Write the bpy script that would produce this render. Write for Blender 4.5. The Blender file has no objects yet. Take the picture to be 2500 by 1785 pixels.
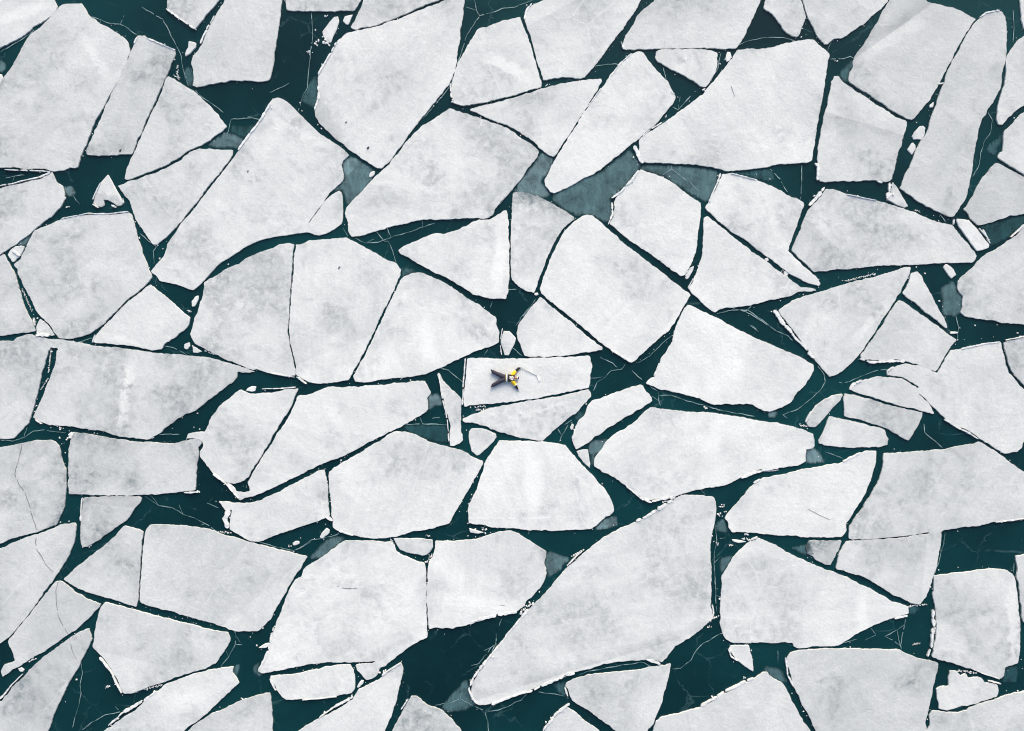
import bpy, bmesh, math, random
from mathutils import Vector, noise, geometry
from mathutils.bvhtree import BVHTree
R = math.radians
SC = bpy.context.scene
COL = SC.collection

# ------------------------------------------------------------ camera, sky, sun, exposure
S = 38.0                       # photograph pixels (of 2500) per metre on the ice
W = 2500 / S
HCAM = 50.0
cam = bpy.data.cameras.new('camera'); co = bpy.data.objects.new('camera', cam); COL.objects.link(co)
cam.sensor_width = 36; cam.lens = 36 * HCAM / W; cam.clip_end = 3000
co.location = (0, 0, HCAM); co.rotation_euler = (0, 0, 0)
SC.camera = co
SUN_EL, SUN_AZ = R(28), R(12)
world = bpy.data.worlds.new('World'); SC.world = world; world.use_nodes = True
wn = world.node_tree
sky = wn.nodes.new('ShaderNodeTexSky'); sky.sky_type = 'NISHITA'; sky.sun_disc = False
sky.sun_elevation = SUN_EL; sky.sun_rotation = SUN_AZ
sky.air_density = 1.0; sky.dust_density = 4.0; sky.ozone_density = 0.3
bg = wn.nodes['Background']; wn.links.new(sky.outputs[0], bg.inputs[0]); bg.inputs[1].default_value = 0.15
sun = bpy.data.lights.new('sun', 'SUN'); sun.energy = 1.5; sun.angle = R(38); sun.color = (1, .98, .95)
so = bpy.data.objects.new('sun', sun); COL.objects.link(so)
so.rotation_euler = (R(90) - SUN_EL, 0, -SUN_AZ + R(180))
SC.cycles.filter_width = 1.1; SC.cycles.use_denoising = True
SC.view_settings.view_transform = 'Standard'; SC.view_settings.look = 'None'
SC.view_settings.gamma = 1; SC.view_settings.exposure = 0.46

# ------------------------------------------------------------ materials
class NT:
    """small node-graph helper"""
    def __init__(s, name):
        s.m = bpy.data.materials.new(name); s.m.use_nodes = True
        s.t = s.m.node_tree; s.b = s.t.nodes['Principled BSDF']
    def n(s, typ, **kw):
        nd = s.t.nodes.new(typ)
        for k, v in kw.items(): setattr(nd, k, v)
        return nd
    def put(s, sock, v):
        if isinstance(v, bpy.types.NodeSocket): s.t.links.new(v, sock)
        else: sock.default_value = v
    def math(s, op, a, b=0.0, c=None, clamp=False):
        nd = s.n('ShaderNodeMath', operation=op, use_clamp=clamp)
        s.put(nd.inputs[0], a); s.put(nd.inputs[1], b)
        if c is not None: s.put(nd.inputs[2], c)
        return nd.outputs[0]
    def step(s, x, lo, hi, a=0.0, b=1.0):
        nd = s.n('ShaderNodeMapRange', interpolation_type='SMOOTHSTEP')
        s.put(nd.inputs[0], x)
        for i, v in enumerate((lo, hi, a, b)): s.put(nd.inputs[i + 1], v)
        return nd.outputs[0]
    def vec(s, op, a, b):
        nd = s.n('ShaderNodeVectorMath', operation=op); s.put(nd.inputs[0], a); s.put(nd.inputs[1], b)
        return nd.outputs['Value'] if op == 'DOT_PRODUCT' else nd.outputs[0]
    def xyz(s, a, b, c):
        nd = s.n('ShaderNodeCombineXYZ')
        for i, v in enumerate((a, b, c)): s.put(nd.inputs[i], v)
        return nd.outputs[0]
    def noise(s, co, scale, detail=4, rough=.55, dist=0.0):
        nd = s.n('ShaderNodeTexNoise'); s.put(nd.inputs['Vector'], co)
        nd.inputs['Scale'].default_value = scale; nd.inputs['Detail'].default_value = detail
        nd.inputs['Roughness'].default_value = rough; nd.inputs['Distortion'].default_value = dist
        return nd.outputs['Fac']
    def attr(s, name, vec=False):
        nd = s.n('ShaderNodeAttribute', attribute_type='OBJECT', attribute_name=name)
        return nd.outputs['Vector'] if vec else nd.outputs['Fac']
    def mix(s, f, a, b):
        nd = s.n('ShaderNodeMix', data_type='RGBA')
        s.put(nd.inputs[0], f); s.put(nd.inputs[6], a); s.put(nd.inputs[7], b)
        return nd.outputs[2]
    def bump(s, h, strength, dist):
        nd = s.n('ShaderNodeBump'); s.put(nd.inputs['Height'], h)
        nd.inputs['Strength'].default_value = strength; nd.inputs['Distance'].default_value = dist
        s.t.links.new(nd.outputs[0], s.b.inputs['Normal'])
    def pos(s): return s.n('ShaderNodeNewGeometry').outputs['Position']

def plain(name, col, rough=.6):
    k = NT(name); k.b.inputs['Base Color'].default_value = (*col, 1); k.b.inputs['Roughness'].default_value = rough
    p = k.pos(); f = k.noise(p, 25, 3)
    k.t.links.new(k.mix(k.step(f, .3, .7, 0, 1), (*[c * .8 for c in col], 1), (*[min(1, c * 1.15) for c in col], 1)), k.b.inputs['Base Color'])
    return k.m

def ice_material():
    k = NT('snow_dusted_ice')
    P = k.pos(); r = k.n('ShaderNodeObjectInfo').outputs['Random']
    off = k.xyz(k.math('MULTIPLY', r, 173.0), k.math('MULTIPLY', r, 91.0), k.math('MULTIPLY', r, 37.0))
    Q = k.vec('ADD', P, off)
    n1 = k.noise(Q, .16, 5, .6, .4); n2 = k.noise(Q, .42, 9, .72, .5); n3 = k.noise(Q, 6.0, 6, .8)
    n5 = k.noise(Q, 2.2, 6, .7, .5)
    # wind-drawn texture: a slightly different wind on each floe
    rot = k.n('ShaderNodeVectorRotate', rotation_type='Z_AXIS'); k.put(rot.inputs['Vector'], Q)
    k.put(rot.inputs['Angle'], k.math('MULTIPLY', r, 6.28))
    st = k.noise(k.vec('MULTIPLY', rot.outputs[0], (.22, 2.2, 1)), 1.0, 6, .6, .6)
    # bare, greyer ice where the snow has blown off
    bare = k.step(k.math('ADD', k.math('MULTIPLY', n1, .45), k.math('ADD', k.math('MULTIPLY', n2, .55), k.math('MULTIPLY', k.math('SUBTRACT', k.math('FRACT', k.math('MULTIPLY', r, 17.3)), .45), .09))), .45, .66)
    bare = k.math('MULTIPLY', bare, k.step(k.math('ADD', k.math('MULTIPLY', n5, .6), k.math('MULTIPLY', n3, .4)), .36, .62, .15, 1.15))
    white = k.step(k.noise(k.vec('ADD', Q, (31, 7, 0)), .23, 6, .6, .5), .52, .72)
    g = k.attr('tone')
    g = k.math('MULTIPLY', g, k.math('SUBTRACT', 1.0, k.math('MULTIPLY', bare, k.step(g, .58, .82, .55, .37))))
    g = k.math('MULTIPLY', g, k.step(n2, .25, .75, .92, 1.07))
    g = k.math('MULTIPLY', g, k.step(k.noise(k.vec('ADD', Q, (3, 51, 0)), .3, 4, .55, .8), .32, .68, .93, 1.05))
    g = k.math('MULTIPLY', g, k.step(st, .3, .7, .97, 1.03))
    g = k.math('MULTIPLY', g, k.step(n3, .25, .75, .91, 1.08))
    g = k.math('ADD', g, k.math('MULTIPLY', white, .045))
    # swept snow band of the floe
    A = k.attr('band_from', True); B = k.attr('band_dir', True)
    d = k.vec('SUBTRACT', P, A)
    dz = k.n('ShaderNodeSeparateXYZ'); k.put(dz.inputs[0], d); bz = k.n('ShaderNodeSeparateXYZ'); k.put(bz.inputs[0], B)
    az = k.n('ShaderNodeSeparateXYZ'); k.put(az.inputs[0], A)
    along = k.math('ADD', k.math('MULTIPLY', dz.outputs[0], bz.outputs[0]), k.math('MULTIPLY', dz.outputs[1], bz.outputs[1]))
    across = k.math('ABSOLUTE', k.math('SUBTRACT', k.math('MULTIPLY', dz.outputs[1], bz.outputs[0]), k.math('MULTIPLY', dz.outputs[0], bz.outputs[1])))
    across = k.math('ADD', across, k.math('MULTIPLY', k.math('SUBTRACT', k.math('ADD', k.math('MULTIPLY', n2, .6), k.math('MULTIPLY', n5, .4)), .5), 2.6))
    hw = k.attr('band_half'); ln = k.attr('band_len')
    f = k.math('SUBTRACT', 1.0, k.step(across, k.math('MULTIPLY', hw, .3), k.math('MULTIPLY', hw, 1.35)))
    f = k.math('MULTIPLY', f, k.step(k.math('ADD', along, k.math('MULTIPLY', n2, 2.0)), .3, 2.4))
    f = k.math('MULTIPLY', f, k.math('SUBTRACT', 1.0, k.step(k.math('SUBTRACT', along, ln), -1.2, .6)))
    f = k.math('MULTIPLY', f, k.math('MULTIPLY', k.attr('band_power'), k.step(n5, .25, .75, .55, 1)))
    g = k.math('ADD', g, k.math('MULTIPLY', f, k.math('SUBTRACT', .93, g)))
    # old refrozen line: one side of it carries less snow
    A2 = k.attr('line_from', True); B2 = k.attr('line_dir', True)
    d2 = k.n('ShaderNodeSeparateXYZ'); k.put(d2.inputs[0], k.vec('SUBTRACT', P, A2)); b2 = k.n('ShaderNodeSeparateXYZ'); k.put(b2.inputs[0], B2)
    s2 = k.math('SUBTRACT', k.math('MULTIPLY', d2.outputs[1], b2.outputs[0]), k.math('MULTIPLY', d2.outputs[0], b2.outputs[1]))
    ff = k.math('MULTIPLY', k.step(s2, -.02, .1), k.math('SUBTRACT', 1.0, k.step(s2, 0.0, k.attr('line_fade'))))
    ff = k.math('MULTIPLY', ff, k.math('MULTIPLY', k.attr('line_power'), k.step(n2, .25, .7, .5, 1.3)))
    g = k.math('MULTIPLY', g, k.math('SUBTRACT', 1.0, ff))
    # one end of the floe thins out to grey ice
    A3 = k.attr('thaw_from', True); B3 = k.attr('thaw_dir', True)
    s3 = k.vec('DOT_PRODUCT', k.vec('SUBTRACT', P, A3), B3)
    s3 = k.math('ADD', s3, k.math('MULTIPLY', k.math('SUBTRACT', k.math('ADD', k.math('MULTIPLY', n2, .5), k.math('MULTIPLY', n5, .5)), .5), 3.0))
    th = k.math('MULTIPLY', k.step(s3, 0.0, k.attr('thaw_width')), k.attr('thaw_power'))
    g = k.math('MULTIPLY', g, k.math('SUBTRACT', 1.0, th))
    # faint pale healed cracks
    vo = k.n('ShaderNodeTexVoronoi', feature='DISTANCE_TO_EDGE'); vo.inputs['Scale'].default_value = .11
    k.put(vo.inputs['Vector'], k.vec('ADD', Q, k.xyz(k.math('MULTIPLY', n2, .8), k.math('MULTIPLY', n1, .8), 0.0)))
    ln2 = k.math('SUBTRACT', 1.0, k.step(vo.outputs['Distance'], .0015, .006))
    g = k.math('ADD', g, k.math('MULTIPLY', ln2, k.step(n1, .45, .6, 0, .06)))
    g = k.math('MINIMUM', k.math('MAXIMUM', g, .05), .93)
    col = k.mix(k.step(g, .12, .5), (.72, .97, 1.05, 1), k.mix(k.step(g, .45, .85), ICE_LO, ICE_HI))
    gc = k.n('ShaderNodeVectorMath', operation='SCALE'); k.put(gc.inputs[0], col); k.put(gc.inputs['Scale'], g)
    k.t.links.new(gc.outputs[0], k.b.inputs['Base Color'])
    k.b.inputs['Roughness'].default_value = .75; k.b.inputs['Specular IOR Level'].default_value = .25
    k.bump(k.math('ADD', k.math('MULTIPLY', n3, .5), n5),   .5, .06)
    return k.m
ICE_LO = (.935, .995, 1.005, 1); ICE_HI = (.972, 1.0, .978, 1)

def thin_material():
    k = NT('thin_grey_ice'); P = k.pos(); r = k.n('ShaderNodeObjectInfo').outputs['Random']
    Q = k.vec('ADD', P, k.xyz(k.math('MULTIPLY', r, 71.0), k.math('MULTIPLY', r, 33.0), 0.0))
    a = k.noise(Q, .9, 6, .65, .6); b = k.noise(Q, 9, 5, .7); c = k.noise(k.vec('MULTIPLY', Q, (1, .25, 1)), 3.5, 5, .6, .8)
    g = k.math('MULTIPLY', k.attr('tone'), k.step(a, .3, .7, .8, 1.18))
    g = k.math('MULTIPLY', g, k.step(b, .25, .75, .84, 1.18)); g = k.math('MULTIPLY', g, k.step(c, .4, .72, .92, 1.2))
    gc = k.n('ShaderNodeVectorMath', operation='SCALE'); k.put(gc.inputs[0], k.mix(k.step(k.attr('tone'), .05, .2), (.25, .95, 1.1, 1), (.60, .97, 1.05, 1))); k.put(gc.inputs['Scale'], g)
    k.t.links.new(gc.outputs[0], k.b.inputs['Base Color'])
    k.b.inputs['Roughness'].default_value = .6; k.b.inputs['Specular IOR Level'].default_value = .12
    rd = k.n('ShaderNodeAttribute', attribute_name='rim_distance').outputs['Fac']
    al = k.step(k.math('ADD', a, k.math('MULTIPLY', b, .3)), .42, .68, .7, 1.0)
    k.put(k.b.inputs['Alpha'], k.math('MULTIPLY', al, k.step(k.math('ADD', rd, k.math('MULTIPLY', k.math('SUBTRACT', c, .5), .35)), -.02, .2)))
    return k.m

def water_material():
    k = NT('dark_teal_water'); P = k.pos()
    a = k.noise(P, .07, 4, .6); b = k.noise(P, 14, 4, .75); c = k.noise(k.vec('ADD', P, (9, 3, 0)), .5, 8, .7, 1.0)
    col = k.mix(k.step(a, .3, .7), (.0014, .0175, .0225, 1), (.0030, .044, .049, 1))
    col = k.mix(k.step(c, .56, .78, 0, .28), col, (.018, .07, .08, 1))      # thin grease ice drifting under the skin
    col = k.mix(k.step(b, .35, .75, 0, .14), col, (.014, .06, .067, 1))
    k.t.links.new(col, k.b.inputs['Base Color'])
    vo = k.n('ShaderNodeTexVoronoi', feature='DISTANCE_TO_EDGE'); vo.inputs['Scale'].default_value = .42
    k.put(vo.inputs['Vector'], k.vec('ADD', P, k.xyz(k.math('MULTIPLY', c, 2.2), k.math('MULTIPLY', a, 3.0), 0.0)))
    web = k.math('MULTIPLY', k.math('SUBTRACT', 1.0, k.step(vo.outputs['Distance'], .004, .02)), k.step(k.noise(P, .3, 5, .7), .47, .65, 0, .5))
    col = k.mix(web, col, (.06, .13, .14, 1))           # the finest cracks of the skim ice
    k.t.links.new(col, k.b.inputs['Base Color'])
    k.b.inputs['Roughness'].default_value = .12; k.b.inputs['IOR'].default_value = 1.333
    k.bump(k.noise(P, 6, 3), .12, .03)
    return k.m

M_ICE = ice_material(); M_THIN = thin_material(); M_WATER = water_material()
def crumb_material():
    k = NT('crushed_white_ice'); P = k.pos(); n = k.noise(P, 5, 5, .7)
    k.t.links.new(k.mix(k.step(n, .3, .7), (.60, .65, .67, 1), (.90, .90, .87, 1)), k.b.inputs['Base Color'])
    k.b.inputs['Roughness'].default_value = .6
    k.bump(k.noise(P, 20, 3), .4, .02)
    return k.m
M_CRUMB = crumb_material()
def seam_material():
    k = NT('refrozen_seam_ice'); P = k.pos(); n = k.noise(P, 1.3, 5, .7)
    k.t.links.new(k.mix(k.step(n, .35, .65), (.03, .10, .11, 1), (.34, .48, .49, 1)), k.b.inputs['Base Color'])
    k.b.inputs['Roughness'].default_value = .5
    return k.m
M_SEAM = seam_material()
M_CRACK = plain('crack_shadowless_wet_ice', (.06, .075, .085), .5)

# ------------------------------------------------------------ geometry helpers
# outlines are written in the coordinates of sixteen overlapping tiles of a survey of the ice: letter = row, digit = column
K = 700 / 2274.
OX = {'1': 0, '2': 600, '3': 1200, '4': 1800}; OY = {'a': 0, 'b': 428, 'c': 856, 'd': 1285}
def wpt(px, py): return ((px - 1250) / S, (892.5 - py) / S)
def pts(s):
    t = None; out = []
    for w in s.split():
        if w[0] in 'abcd' and len(w) == 2: t = w; continue
        x, y = map(float, w.split(',')); out.append(wpt(OX[t[1]] + x * K, OY[t[0]] + y * K))
    return out
TU = K / S                      # one tile unit in metres
def rows(txt): return [l.split('|') for l in txt.strip().split('\n')]

def link(name, bm, mats, parent=None, smooth=False):
    me = bpy.data.meshes.new(name); bm.normal_update(); bm.to_mesh(me); bm.free()
    for m in (mats if isinstance(mats, (list, tuple)) else [mats]): me.materials.append(m)
    if smooth:
        for p in me.polygons: p.use_smooth = True
    o = bpy.data.objects.new(name, me); COL.objects.link(o)
    if parent: o.parent = parent
    return o
def tag(o, label, cat, group=None, kind=None):
    if label: o['label'] = label
    if cat: o['category'] = cat
    if group: o['group'] = group
    if kind: o['kind'] = kind
    return o
def area(p): return .5 * sum(p[i][0] * p[(i + 1) % len(p)][1] - p[(i + 1) % len(p)][0] * p[i][1] for i in range(len(p)))
def chaikin(p, q=.16):
    out = []
    for i in range(len(p)):
        a, b = p[i], p[(i + 1) % len(p)]
        out.append((a[0] + (b[0] - a[0]) * q, a[1] + (b[1] - a[1]) * q)); out.append((b[0] + (a[0] - b[0]) * q, b[1] + (a[1] - b[1]) * q))
    return out
def resample(p, step, closed=True):
    out = []
    n = len(p)
    for i in range(n if closed else n - 1):
        a, b = p[i], p[(i + 1) % n]; L = math.dist(a, b); k = max(1, int(round(L / step)))
        for j in range(k): out.append((a[0] + (b[0] - a[0]) * j / k, a[1] + (b[1] - a[1]) * j / k))
    if not closed: out.append(p[-1])
    return out
def normals(p):
    n = len(p); out = []
    for i in range(n):
        a, b = p[i - 1], p[(i + 1) % n]; dx, dy = b[0] - a[0], b[1] - a[1]; L = math.hypot(dx, dy) or 1
        out.append((dy / L, -dx / L))
    return out
def offset(p, d):
    return [(q[0] + n[0] * d, q[1] + n[1] * d) for q, n in zip(p, normals(p))]
def fr(x, y, s, f):
    return noise.noise((x * f, y * f, s)) + .5 * noise.noise((x * f * 2.1, y * f * 2.1, s + 9)) + .3 * noise.noise((x * f * 4.5, y * f * 4.5, s + 5))
def slab(poly, top, bottom, seed, step=.075, rough=.05, grow=.012, lip=.009):
    """a floating slab: ragged outline, slightly rounded upper rim, sides going down under the water"""
    if area(poly) < 0: poly = poly[::-1]
    for k in (1, .75, .5, .3, .15):
        p = resample(chaikin(poly, .09), step); nn = normals(p); rg = rough * k
        def wob(x, y, s): return rg * (fr(x, y, seed + s, 1.1) + .6 * noise.noise((x * 6, y * 6, seed + s)) + .8 * noise.noise((x * 2.7, y * 2.7, seed + s + 4)))
        p = [(q[0] + n[0] * (grow + wob(q[0], q[1], 0)), q[1] + n[1] * (grow + wob(q[0], q[1], 0))) for q, n in zip(p, nn)]
        inn = offset(p, -lip)
        tri = geometry.tessellate_polygon([[Vector((x, y, 0)) for x, y in inn]])
        cov = sum(abs((inn[b][0] - inn[a][0]) * (inn[c][1] - inn[a][1]) - (inn[c][0] - inn[a][0]) * (inn[b][1] - inn[a][1])) * .5 for a, b, c in tri)
        if abs(cov - area(inn)) < .004 * area(inn) + .002: break
    bm = bmesh.new()
    vi = [bm.verts.new((x, y, top)) for x, y in inn]
    vo = [bm.verts.new((x, y, top - lip * .9)) for x, y in p]
    vb = [bm.verts.new((x, y, bottom)) for x, y in p]
    n = len(p)
    for i in range(n):
        j = (i + 1) % n
        bm.faces.new((vo[i], vo[j], vi[j], vi[i])); bm.faces.new((vb[i], vb[j], vo[j], vo[i]))
    for t in tri:
        a, b, c = (vi[i] for i in t)
        u, v = b.co - a.co, c.co - a.co
        try: bm.faces.new((a, b, c) if u.x * v.y - u.y * v.x > 0 else (a, c, b))
        except ValueError: pass
    return bm
def crumb(bm, x, y, z, r, rng, flat=.55, base=None):
    """one irregular lump of broken ice"""
    k = rng.choice((5, 6, 7)); a0 = rng.random() * 6.28; el = rng.uniform(.55, 1.0); th = rng.random() * 3.14
    ring = []; top = []
    for i in range(k):
        a = a0 + 6.283 * i / k + rng.uniform(-.25, .25); rr = r * rng.uniform(.75, 1.15)
        u, v = rr * math.cos(a), rr * math.sin(a) * el
        X, Y = x + u * math.cos(th) - v * math.sin(th), y + u * math.sin(th) + v * math.cos(th)
        ring.append(bm.verts.new((X, Y, z - r * flat if base is None else base)))
        top.append(bm.verts.new((x + (X - x) * .72, y + (Y - y) * .72, z + r * flat * rng.uniform(.2, .6))))
    for i in range(k):
        j = (i + 1) % k; bm.faces.new((ring[i], ring[j], top[j], top[i]))
    bm.faces.new(top)
def ribbon(bm, line, w, z, rng, jit=.0, keep=1.0):
    p = resample(line, .18, False)
    q = []
    for i, (x, y) in enumerate(p):
        a, b = p[max(0, i - 1)], p[min(len(p) - 1, i + 1)]; dx, dy = b[0] - a[0], b[1] - a[1]; L = math.hypot(dx, dy) or 1
        o = jit * (noise.noise((x * 1.7, y * 1.7, 3)) + .6 * noise.noise((x * 5, y * 5, 8)))
        ww = w * (.45 + .9 * abs(noise.noise((x * 1.2, y * 1.2, 20)))+.35*rng.random()) * (.5 if i in (0, len(p) - 1) else 1)
        nx, ny = -dy / L, dx / L
        q.append(((x + nx * (o + ww / 2), y + ny * (o + ww / 2)), (x + nx * (o - ww / 2), y + ny * (o - ww / 2))))
    for (a, b), (c, d) in zip(q, q[1:]):
        if rng.random() > keep: continue
        v = [bm.verts.new((u[0], u[1], z)) for u in (b, d, c, a)]; bm.faces.new(v)

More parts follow.
